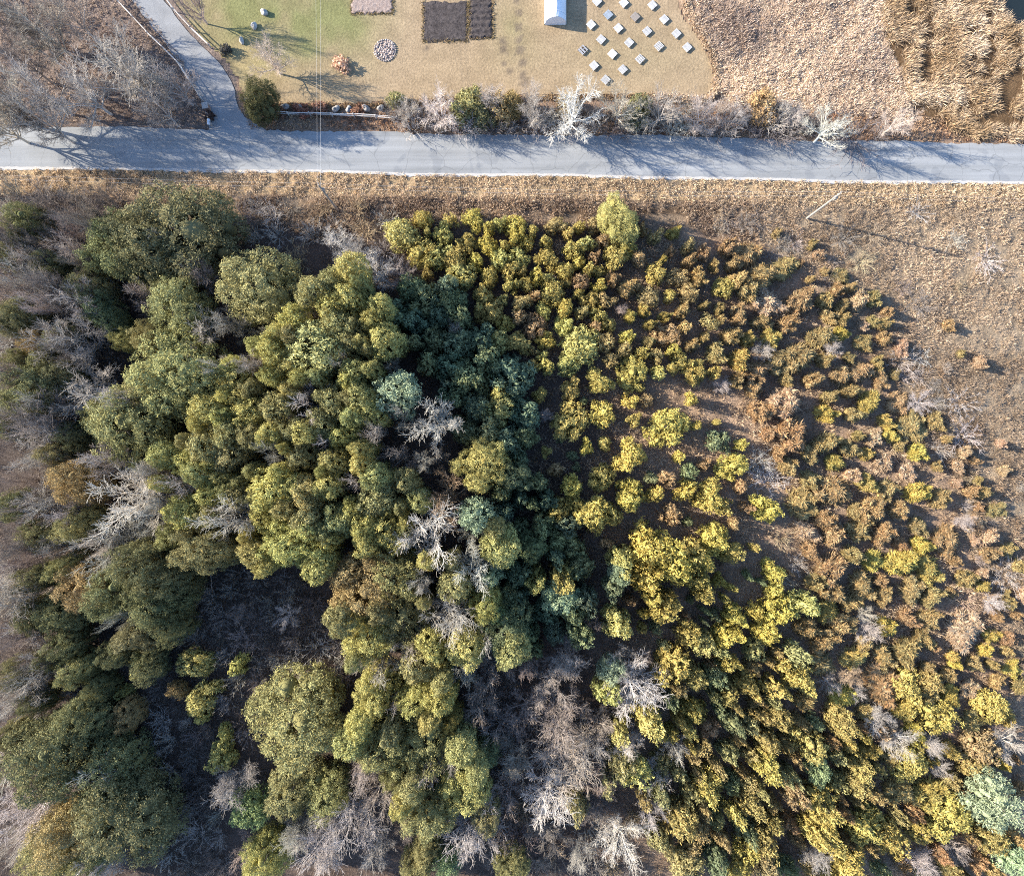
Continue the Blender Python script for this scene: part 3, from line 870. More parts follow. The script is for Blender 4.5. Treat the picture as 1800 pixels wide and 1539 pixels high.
def xy_extent(meshes):
    e = 0
    for me in meshes:
        c = np.empty(len(me.vertices) * 3, np.float32); me.vertices.foreach_get('co', c); c = c.reshape(-1, 3)
        e = max(e, np.percentile(np.hypot(c[:, 0], c[:, 1]), 97))
    return 2 * e
BTW = [xy_extent([b]) for a, b in BT]
BTH = []
for a, b in BT:
    c = np.empty(len(b.vertices) * 3, np.float32); b.vertices.foreach_get('co', c); BTH.append(float(c.reshape(-1, 3)[:, 2].max()))
SH = [shrub_mesh('stems', 340 + i, 2.4, 1.5, [26, 34, 30, 40][i]) for i in range(4)]

# ------------------------------------------------------------------ the plants, placed by where the photo shows them
THINGS = []       # dicts: root object, apparent px, py, kind words, size, tint name
prng = random.Random(77)
def jit(c, a=.1):
    k = 1 + prng.uniform(-a, a)
    return tuple(min(1, x * k * (1 + prng.uniform(-a * .4, a * .4))) for x in c)

NAMES = {'cedar_big': 'cedar_tree', 'cedar': 'cedar_tree', 'gold': 'juniper_tree', 'gold_small': 'young_juniper', 'brown': 'brown_juniper', 'pine': 'pine_tree', 'bush': 'leafy_shrub'}
GROUPS = {'cedar_big': 'large cedars', 'cedar': 'slender cedars of the dense stand', 'gold': 'golden junipers', 'gold_small': 'young golden junipers', 'brown': 'feathery brown junipers', 'pine': 'white pines', 'bush': 'leafy shrubs'}
CATS = {'cedar_big': 'tree', 'cedar': 'tree', 'gold': 'tree', 'gold_small': 'tree', 'brown': 'tree', 'pine': 'pine', 'bush': 'shrub'}
OCC = []
def conifer(kind, px, py, wpx, h, tint, tname, label=None, ref=None, sy=1.0):
    w0, h0, crowns, trunk = VAR[kind]
    x, y = W(px, py, h * .6)
    s = wpx / PXM * (CAM_H - .6 * h) / CAM_H / w0
    if sy == 1.0: sy = prng.uniform(.74, 1.3)
    rz = prng.uniform(0, 6.283)
    me = prng.choice(crowns)
    sc = (s, s * sy, h / h0)
    col = (*jit(tint), 1)
    if trunk is None:
        root = obj(NAMES[kind], me, None, (x, y, 0), (0, 0, rz), sc); root.color = col
    else:
        root = obj(NAMES[kind], None, None, (x, y, -.05), (prng.gauss(0, .03), prng.gauss(0, .03), rz))
        c = obj('crown', me, root, scale=sc); c.color = col
        obj('trunk', trunk, root, scale=(s ** .5, s ** .5, h / h0))
    root['category'] = CATS[kind]; root['group'] = GROUPS[kind]
    THINGS.append(dict(o=root, px=px, py=py, kind=NAMES[kind].replace('_', ' '), w=wpx, t=tname, label=label, ref=ref))
    OCC.append((px, py, wpx))
    return root

def bare(px, py, wpx, h, tint, tname, label=None, ref=None, var=None):
    i = (prng.randrange(6) if tname == 'white' else prng.randrange(len(BT))) if var is None else var
    if py < 240 and var is None and (px < 340 or h >= 10): i = 8 + prng.randrange(2)
    OCC.append((px, py, wpx * (.82 if h > 8 else .5)))
    if py > 330 and h > 8: h += 1.5
    if 150 < px < 900 and 600 < py < 1150 and tname in ('white', 'tan', 'grey') and h > 10 or (px, py) == (205, 972): h = max(h, 16.0)
    if py < 240 and px < 400: h += 1
    a, b = BT[i]
    x, y = W(px, py, h * .6)
    s = wpx / PXM * (CAM_H - .65 * h) / CAM_H / BTW[i]
    rz = prng.uniform(0, 6.283); sc = (s, s, h / BTH[i])
    root = obj('bare_tree', None, None, (x, y, -.05), (0, 0, rz))
    col = jit(tint)
    c = obj('trunk', a, root, scale=sc); c.color = tuple(min(.85, k * 1.15) for k in col) + (1,)
    c = obj('branches', b, root, scale=sc); c.color = (col[0] * .88, col[1] * .86, col[2] * .85, 1)
    root['category'] = 'tree'; root['group'] = 'leafless trees'
    THINGS.append(dict(o=root, px=px, py=py, kind='leafless tree', w=wpx, t=tname, label=label, ref=ref))
    return root

def shrub(px, py, wpx, h, tint, tname, label=None, ref=None):
    x, y = W(px, py, h * .6); s = wpx / PXM / 3.0
    root = obj('bare_shrub', prng.choice(SH), None, (x, y, -.05), (0, 0, prng.uniform(0, 6.283)), (s, s * prng.uniform(.85, 1.15), h / 2.4))
    root.color = (*jit(tint), 1)
    root['category'] = 'shrub'; root['group'] = 'leafless shrubs'
    THINGS.append(dict(o=root, px=px, py=py, kind='leafless shrub', w=wpx, t=tname, label=label, ref=ref))
    return root

OLIVE = (.280, .275, .130); DOLIVE = (.180, .185, .095); GREEN = (.175, .210, .115); SHADE_TEAL = (.150, .200, .130)
GOLD = (.365, .312, .110); YELLOW = (.425, .368, .110); LIME = (.395, .380, .145); BRONZE = (.330, .265, .130)
RUST = (.340, .245, .135); KHAKI = (.310, .262, .125); TAN = (.42, .33, .22); PINE = (.31, .36, .22)
WHITE = (.66, .63, .575); GREY = (.47, .44, .395); PINK = (.41, .355, .31); DUSK = (.255, .225, .20)

# --- large cedars
for a in [(312, 408, 150, 13, DOLIVE, 'dark', 'largest dark cedar below the road verge at upper left', 'the upper-left largest dark cedar'),
          (195, 432, 105, 11, DOLIVE, 'dark', None, None), (262, 448, 105, 12, DOLIVE, 'dark', None, None), (225, 410, 80, 11, DOLIVE, 'dark', None, None),
          (445, 507, 140, 13, OLIVE, 'olive', 'round olive cedar standing free right of the deep shadow at upper left', 'the upper-left round olive cedar'),
          (310, 548, 90, 11, OLIVE, 'olive', None, None), (312, 660, 165, 13.5, OLIVE, 'olive', 'huge dark cedar at the left with a bare tree on its right', 'the huge dark cedar on the left'),
          (275, 680, 90, 11, OLIVE, 'olive', None, None), (225, 755, 125, 12, OLIVE, 'olive', None, None), (262, 590, 60, 9, OLIVE, 'olive', None, None),
          (132, 845, 105, 11, BRONZE, 'bronze', 'bronze tipped cedar left of the two spreading bare trees', 'the bronze tipped cedar on the left'),
          (45, 690, 105, 11, DOLIVE, 'dark', 'dark cedar at the left edge of the photo, mid height', 'the dark cedar on the left edge'),
          (180, 720, 60, 9, OLIVE, 'olive', None, None), (60, 600, 46, 8, BRONZE, 'bronze', None, None), (105, 590, 60, 8, DOLIVE, 'dark', None, None), (172, 540, 60, 8, GREEN, 'green', None, None),
          (198, 565, 40, 7, GREEN, 'green', None, None), (222, 595, 40, 7, LIME, 'lime', None, None), (75, 640, 55, 8, DOLIVE, 'dark', None, None), (40, 550, 60, 8, DOLIVE, 'dark', None, None),
          (355, 968, 100, 14, OLIVE, 'olive', None, None), (518, 955, 115, 15, LIME, 'lime', 'yellowish cedar bulging into the dark clearing', 'the clearing\'s yellowish cedar'),
          (150, 1030, 90, 11, BRONZE, 'bronze', None, None), (108, 1080, 75, 10, DOLIVE, 'dark', None, None), (200, 1040, 90, 14, DOLIVE, 'dark', None, None), (270, 1060, 95, 15, DOLIVE, 'dark', None, None),
          (130, 920, 70, 10, OLIVE, 'olive', None, None), (70, 940, 55, 8, DOLIVE, 'dark', None, None), (250, 1000, 90, 14.5, DOLIVE, 'dark', None, None), (300, 940, 60, 10, OLIVE, 'olive', None, None),
          (845, 815, 92, 12.5, LIME, 'lime', None, None), (633, 1025, 118, 13, BRONZE, 'bronze', 'bronze cedar on the right rim of the dark clearing', 'the clearing\'s bronze cedar'),
          (690, 930, 80, 13, LIME, 'lime', None, None), (700, 1010, 100, 13, OLIVE, 'olive', None, None), (650, 1115, 85, 12, LIME, 'lime', None, None), (715, 1085, 90, 11, OLIVE, 'olive', None, None),
          (885, 1085, 90, 12, GREEN, 'green', None, None), (850, 1060, 70, 13, LIME, 'lime', None, None), (930, 965, 58, 9, GREEN, 'green', None, None), (905, 840, 60, 10, GREEN, 'green', None, None),
          (508, 1268, 155, 13, OLIVE, 'olive', 'large round cedar standing alone at lower left of centre', 'the lower-left large round cedar'),
          (80, 1345, 165, 15, DOLIVE, 'dark', 'broad dark cedar with bronze left side, lower left edge', 'the broad dark cedar at lower left'), (175, 1350, 110, 12, DOLIVE, 'dark', None, None),
          (118, 1465, 120, 14, BRONZE, 'bronze', None, None), (215, 1455, 130, 15.5, DOLIVE, 'dark', 'dark cedar in the lower left corner beside the black gap', 'the lower-left corner\'s dark cedar'),
          (90, 1515, 90, 11, OLIVE, 'olive', None, None), (160, 1500, 80, 10, OLIVE, 'olive', None, None), (132, 1178, 66, 9, OLIVE, 'olive', None, None), (85, 1165, 46, 8, DOLIVE, 'dark', None, None), (140, 1278, 85, 12, DOLIVE, 'dark', None, None),
          (218, 1258, 58, 7, BRONZE, 'bronze', None, None), (200, 1150, 50, 8, DOLIVE, 'dark', None, None), (252, 1172, 60, 8, DOLIVE, 'dark', None, None), (515, 1388, 80, 9, OLIVE, 'olive', None, None), (565, 1400, 80, 9, OLIVE, 'olive', None, None), (465, 1512, 80, 11, LIME, 'lime', None, None),
          (660, 1215, 80, 12, LIME, 'lime', None, None), (735, 1222, 66, 12, LIME, 'lime', None, None), (672, 1320, 95, 12, OLIVE, 'olive', None, None), (757, 1300, 90, 11, OLIVE, 'olive', None, None), (790, 1262, 42, 9, GOLD, 'golden', None, None), (860, 1325, 46, 8, GREEN, 'green', None, None),
          (815, 1385, 80, 11, LIME, 'lime', None, None), (755, 1420, 90, 11, OLIVE, 'olive', None, None), (855, 1430, 60, 9, OLIVE, 'olive', None, None), (690, 1360, 50, 10, OLIVE, 'olive', None, None), (748, 1490, 50, 9, OLIVE, 'olive', None, None), (730, 1525, 50, 9, OLIVE, 'olive', None, None), (900, 1525, 60, 8, OLIVE, 'olive', None, None),
          (25, 450, 60, 8, DOLIVE, 'dark', None, None), (88, 468, 52, 8, DOLIVE, 'dark', None, None), (30, 640, 50, 8, DOLIVE, 'dark', None, None), (122, 765, 56, 9, DOLIVE, 'dark', None, None), (18, 885, 52, 9, DOLIVE, 'dark', None, None), (62, 1092, 56, 9, DOLIVE, 'dark', None, None), (28, 1180, 52, 9, DOLIVE, 'dark', None, None), (18, 1290, 56, 9, DOLIVE, 'dark', None, None), (62, 1232, 50, 8, DOLIVE, 'dark', None, None), (112, 1132, 54, 9, DOLIVE, 'dark', None, None), (170, 1210, 50, 8, DOLIVE, 'dark', None, None),
          (300, 1020, 80, 14, DOLIVE, 'dark', None, None), (292, 1095, 70, 12, DOLIVE, 'dark', None, None), (238, 1112, 64, 11, DOLIVE, 'dark', None, None), (150, 498, 60, 9, DOLIVE, 'dark', None, None), (20, 560, 56, 9, DOLIVE, 'dark', None, None), (100, 662, 56, 9, DOLIVE, 'dark', None, None), (28, 752, 60, 9, DOLIVE, 'dark', None, None), (96, 805, 56, 9, OLIVE, 'olive', None, None), (62, 1012, 56, 9, DOLIVE, 'dark', None, None), (112, 1000, 64, 9, OLIVE, 'olive', None, None), (40, 385, 60, 8, DOLIVE, 'dark', None, None), (200, 1400, 90, 12, DOLIVE, 'dark', None, None),  # first three cedars here are added to shade the clearing
          (1090, 385, 80, 8, LIME, 'lime', 'tall yellow-green cedar alone near the verge, right of centre', 'the lone cedar by the verge'),
          (455, 174, 64, 7.5, (.10, .105, .05), 'dark', 'dark round cedar at the lawn corner beside the driveway mouth', 'the dark cedar by the driveway mouth')]:
    conifer('cedar_big', *a)

# --- white pines
for a in [(690, 690, 84, 14.5, PINE, 'pale', 'pale blue-green pine in the middle of the cedar stand', 'the pale pine in mid-forest'),
          (842, 900, 66, 15, PINE, 'pale', 'pale blue-green pine on the right rim of the stand, right of two bare trees', 'the pale pine on the rim'),
          (985, 1048, 66, 9, PINE, 'pale', 'pale pine standing among shaded trees, right of the dark gap', 'the dark gap\'s pale pine'),
          (1075, 1180, 46, 9, PINE, 'pale', 'small upright pale pine left of the big white bare tree', 'the small upright pale pine'), (1088, 1006, 42, 8, (.25, .30, .19), 'pale', 'small mint green pine left of a golden juniper cluster', 'the small mint green pine'),
          (1445, 1352, 56, 7, (.23, .28, .14), 'pale', 'green pine among golden junipers in the lower right', 'the green pine among golden junipers'), (1748, 1412, 92, 9.5, PINE, 'pale', 'large pale pine near the lower right corner', 'the lower-right large pale pine'),
          (432, 1418, 66, 9, (.22, .27, .11), 'pale', 'bright green pine right of a grey shrub, lower left', 'the lower-left bright green pine'), (785, 1518, 56, 9, (.25, .30, .16), 'pale', 'pale green pine on the bottom edge of the photo', 'the pale pine on the bottom edge'),
          (1795, 1515, 60, 7, PINE, 'pale', 'pale green pine cut by the bottom right corner', None), (865, 1010, 40, 11, PINE, 'pale', None, None), (870, 1080, 44, 11, (.25, .29, .14), 'pale', None, None)]:
    conifer('pine', *a)

# --- leafless trees: (px, py, width px, height, tint, word, label, reference phrase)
for a in [(540, 712, 100, 12.5, WHITE, 'white', 'bushy white leafless tree in the middle of the cedar stand', 'the white bare tree in mid-stand'),
          (768, 745, 95, 13, WHITE, 'white', 'spreading white leafless tree below the mid-forest pale pine', 'the spreading white bare tree'),
          (700, 730, 66, 12, GREY, 'grey'), (702, 805, 80, 11, PINK, 'pinkish'), (742, 815, 45, 10, GREY, 'grey'), (772, 802, 40, 9, PINK, 'pinkish'), (632, 845, 56, 11, GREY, 'grey'), (610, 860, 40, 10, PINK, 'pinkish'),
          (235, 880, 120, 13, WHITE, 'white'), (285, 890, 70, 11, GREY, 'grey'), (410, 910, 92, 13, WHITE, 'white', 'round white leafless tree at the left of the cedar stand', 'the left round white tree'),
          (205, 972, 125, 13, GREY, 'grey', 'wide fine-twigged grey leafless tree left of the dark clearing', 'the left wide grey tree'),
          (350, 475, 72, 9, PINK, 'pinkish', 'pinkish leafless tree in the deep shadow at upper left', None), (348, 585, 100, 10, GREY, 'grey'), (385, 645, 50, 9, WHITE, 'white'), (425, 575, 60, 8, GREY, 'grey'),
          (130, 600, 110, 11, GREY, 'grey'), (150, 690, 120, 11, GREY, 'grey'), (205, 700, 60, 10, WHITE, 'white'), (45, 480, 95, 11, GREY, 'grey'), (122, 438, 66, 10, GREY, 'grey'), (110, 520, 90, 9, DUSK, 'dusky'), (245, 515, 60, 9, GREY, 'grey'), (60, 420, 70, 9, DUSK, 'dusky'),
          (300, 420, 55, 11, GREY, 'grey'), (75, 880, 80, 10, GREY, 'grey'), (30, 850, 80, 10, DUSK, 'dusky'), (75, 760, 90, 10, GREY, 'grey'), (20, 780, 60, 9, DUSK, 'dusky'), (90, 960, 60, 9, GREY, 'grey'),
          (592, 425, 70, 7, WHITE, 'white'), (650, 468, 85, 8, WHITE, 'white'), (625, 440, 60, 7, GREY, 'grey'), (700, 475, 60, 7, PINK, 'pinkish'),
          (752, 935, 135, 15, WHITE, 'white', 'big white leafless tree left of the pine on the stand\'s rim', 'the big white bare tree in the stand'), (790, 880, 110, 14, TAN, 'tan', 'tan fine-twigged leafless tree above the big white one', None),
          (835, 995, 80, 13, WHITE, 'white'), (795, 1085, 105, 13, GREY, 'grey'), (860, 1115, 62, 12, WHITE, 'white'), (668, 1170, 100, 11, GREY, 'grey'), (815, 1185, 66, 10, WHITE, 'white'), (872, 1180, 84, 10, PINK, 'pinkish'), (925, 1175, 50, 9, PINK, 'pinkish'),
          (1000, 1165, 84, 9, PINK, 'pinkish'), (1120, 1215, 120, 12, WHITE, 'white', 'large white leafless tree, lower centre, right of the small pine', 'the lower-centre white bare tree'), (1100, 1170, 60, 9, GREY, 'grey'),
          (965, 1210, 90, 9, PINK, 'pinkish'), (845, 1240, 90, 9, PINK, 'pinkish'), (925, 1250, 90, 8, PINK, 'pinkish'), (1000, 1258, 100, 9, PINK, 'pinkish'), (880, 1290, 90, 8, PINK, 'pinkish'), (985, 1295, 110, 9, PINK, 'pinkish'), (1050, 1285, 80, 8, PINK, 'pinkish'), (1105, 1312, 60, 9, WHITE, 'white'), (1045, 1325, 80, 9, GREY, 'grey'), (1190, 1318, 50, 7, WHITE, 'white'),
          (1152, 1366, 66, 8, WHITE, 'white'), (905, 1335, 90, 8, PINK, 'pinkish'), (1000, 1345, 130, 10, PINK, 'pinkish'), (968, 1412, 110, 11, WHITE, 'white', 'fan shaped white leafless tree near the bottom centre', 'the fan shaped white tree'), (1060, 1370, 80, 8, PINK, 'pinkish'), (900, 1400, 80, 8, PINK, 'pinkish'), (1050, 1420, 80, 8, DUSK, 'dusky'), (960, 1470, 90, 8, DUSK, 'dusky'),
          (752, 1352, 70, 11, GREY, 'grey'), (660, 1405, 95, 11, GREY, 'grey'), (610, 1455, 130, 12, GREY, 'grey', 'broad grey leafless tree on the lower edge, left of centre', 'the lower-left broad grey tree'), (405, 1392, 84, 9, GREY, 'grey'), (830, 1465, 130, 11, GREY, 'grey'), (720, 1455, 60, 9, DUSK, 'dusky'), (560, 1495, 110, 11, GREY, 'grey'), (520, 1470, 70, 10, GREY, 'grey'), (430, 1500, 70, 8, PINK, 'pinkish'), (660, 1500, 80, 9, GREY, 'grey'),
          (1150, 1440, 60, 9, WHITE, 'white'), (1100, 1490, 90, 10, WHITE, 'white'), (1020, 1510, 60, 8, GREY, 'grey'), (30, 1440, 110, 12, WHITE, 'white', 'white leafless tree on the left edge near the bottom', None), (10, 1500, 80, 11, GREY, 'grey'), (185, 1362, 74, 11.5, WHITE, 'white', 'small white leafless tree between two dark cedars, lower left', 'the white tree between cedars'), (170, 1526, 90, 11, WHITE, 'white'),
          (15, 1235, 100, 12, GREY, 'grey'), (25, 1050, 110, 12, PINK, 'pinkish'), (25, 960, 70, 11, DUSK, 'dusky'), (30, 1130, 70, 10, DUSK, 'dusky'), (503, 1085, 55, 6, WHITE, 'white'), (420, 1078, 36, 5, PINK, 'pinkish'), (215, 1085, 56, 9, GREY, 'grey'), (30, 1330, 50, 9, DUSK, 'dusky'),
          (1468, 612, 40, 4, GREY, 'grey'), (1272, 675, 34, 4, GREY, 'grey'), (1345, 615, 40, 4, GREY, 'grey'), (1525, 1082, 39, 5, GREY, 'grey'), (1532, 1110, 51, 5, GREY, 'grey'), (1542, 1265, 54, 6, GREY, 'grey'), (1580, 1302, 68, 6, GREY, 'grey'), (1642, 1312, 42, 6, GREY, 'grey'), (1652, 1350, 34, 5, GREY, 'grey'),
          (1440, 1508, 56, 7, GREY, 'grey'), (1685, 1502, 51, 5, GREY, 'grey'), (1620, 1522, 60, 5, GREY, 'grey'), (1788, 1432, 34, 5, GREY, 'grey'), (1465, 1205, 42, 4.5, GREY, 'grey'), (1700, 915, 37, 4, GREY, 'grey'), (1752, 1062, 39, 4, GREY, 'grey'), (1625, 705, 50, 4, GREY, 'grey'), (1495, 1190, 50, 4.5, TAN, 'tan'),
          (1780, 1310, 70, 6, GREY, 'grey'), (1510, 1220, 34, 4.5, GREY, 'grey'), (895, 915, 24, 7, WHITE, 'white'), (800, 575, 34, 7, GREY, 'grey'), (960, 728, 28, 3.5, PINK, 'pinkish'), (1093, 543, 26, 3.5, PINK, 'pinkish'), (1045, 1095, 40, 7, PINK, 'pinkish'), (1133, 1155, 30, 6, PINK, 'pinkish'), (545, 690, 60, 11, GREY, 'grey'), (690, 645, 40, 9, PINK, 'pinkish'),
          (600, 640, 60, 12, GREY, 'grey'), (480, 800, 56, 12, GREY, 'grey'), (570, 780, 50, 12, WHITE, 'white'), (660, 760, 50, 12, GREY, 'grey'), (330, 850, 70, 12, GREY, 'grey'), (445, 640, 50, 12, GREY, 'grey'), (720, 1130, 66, 12, GREY, 'grey'), (740, 1020, 60, 12, GREY, 'grey'), (830, 940, 56, 13, WHITE, 'white'), (395, 560, 64, 12, GREY, 'grey'), (170, 810, 70, 12, GREY, 'grey'), (110, 900, 70, 12, GREY, 'grey'), (155, 960, 60, 12, WHITE, 'white'), (265, 830, 60, 12, GREY, 'grey'), (700, 1240, 50, 12, GREY, 'grey'), (640, 1350, 60, 11, GREY, 'grey'), (790, 1340, 54, 11, GREY, 'grey'), (560, 560, 44, 11, PINK, 'pinkish'), (480, 590, 50, 11, GREY, 'grey'),
          # north of the road
          (472, 96, 84, 8.2, (.52, .44, .39), 'pale', 'pale leafless tree alone on the lawn with a long shadow', 'the lone tree on the lawn', 8),
          (1010, 188, 125, 12.5, WHITE, 'white', 'largest white leafless tree of the roadside hedgerow', 'the big white roadside tree', 9), (1095, 178, 90, 11, GREY, 'grey'), (1170, 182, 80, 10, GREY, 'grey'), (772, 186, 76, 9, WHITE, 'white'), (715, 190, 50, 5.5, GREY, 'grey'), (860, 170, 56, 7, GREY, 'grey'), (938, 190, 62, 10, GREY, 'grey'), (935, 155, 40, 8, GREY, 'grey'),
          (1465, 216, 88, 10, WHITE, 'white', 'white leafless tree at the right end of the hedgerow', 'the hedgerow\'s right-end white tree'), (1580, 212, 60, 7.5, (.56, .50, .44), 'pale', 'pale fan-like leafless tree leaning right beside the reeds', None), (1400, 200, 60, 5, GREY, 'grey'), (1300, 196, 60, 5, GREY, 'grey'), (1240, 195, 70, 8, GREY, 'grey'),
          (205, 112, 150, 13, GREY, 'grey', 'widest grey leafless tree in the upper left wood beside the fence', 'the upper-left wood\'s widest tree'), (130, 150, 130, 13, GREY, 'grey'), (55, 150, 110, 13, GREY, 'grey'), (60, 40, 130, 13, PINK, 'pinkish'), (20, 90, 100, 13, DUSK, 'dusky'), (255, 130, 90, 11, GREY, 'grey'), (300, 145, 84, 10, GREY, 'grey'), (270, 180, 80, 9, GREY, 'grey'), (110, 15, 90, 12, PINK, 'pinkish'), (10, 20, 90, 13, DUSK, 'dusky'), (20, 185, 90, 12, DUSK, 'dusky'), (330, -4, 60, 9, PINK, 'pinkish'), (60, 204, 100, 13, GREY, 'grey'), (-10, 170, 120, 14, GREY, 'grey'), (-25, 205, 110, 13, GREY, 'grey')]:
    a = tuple(a) + (None,) * (9 - len(a))
    bare(*a)

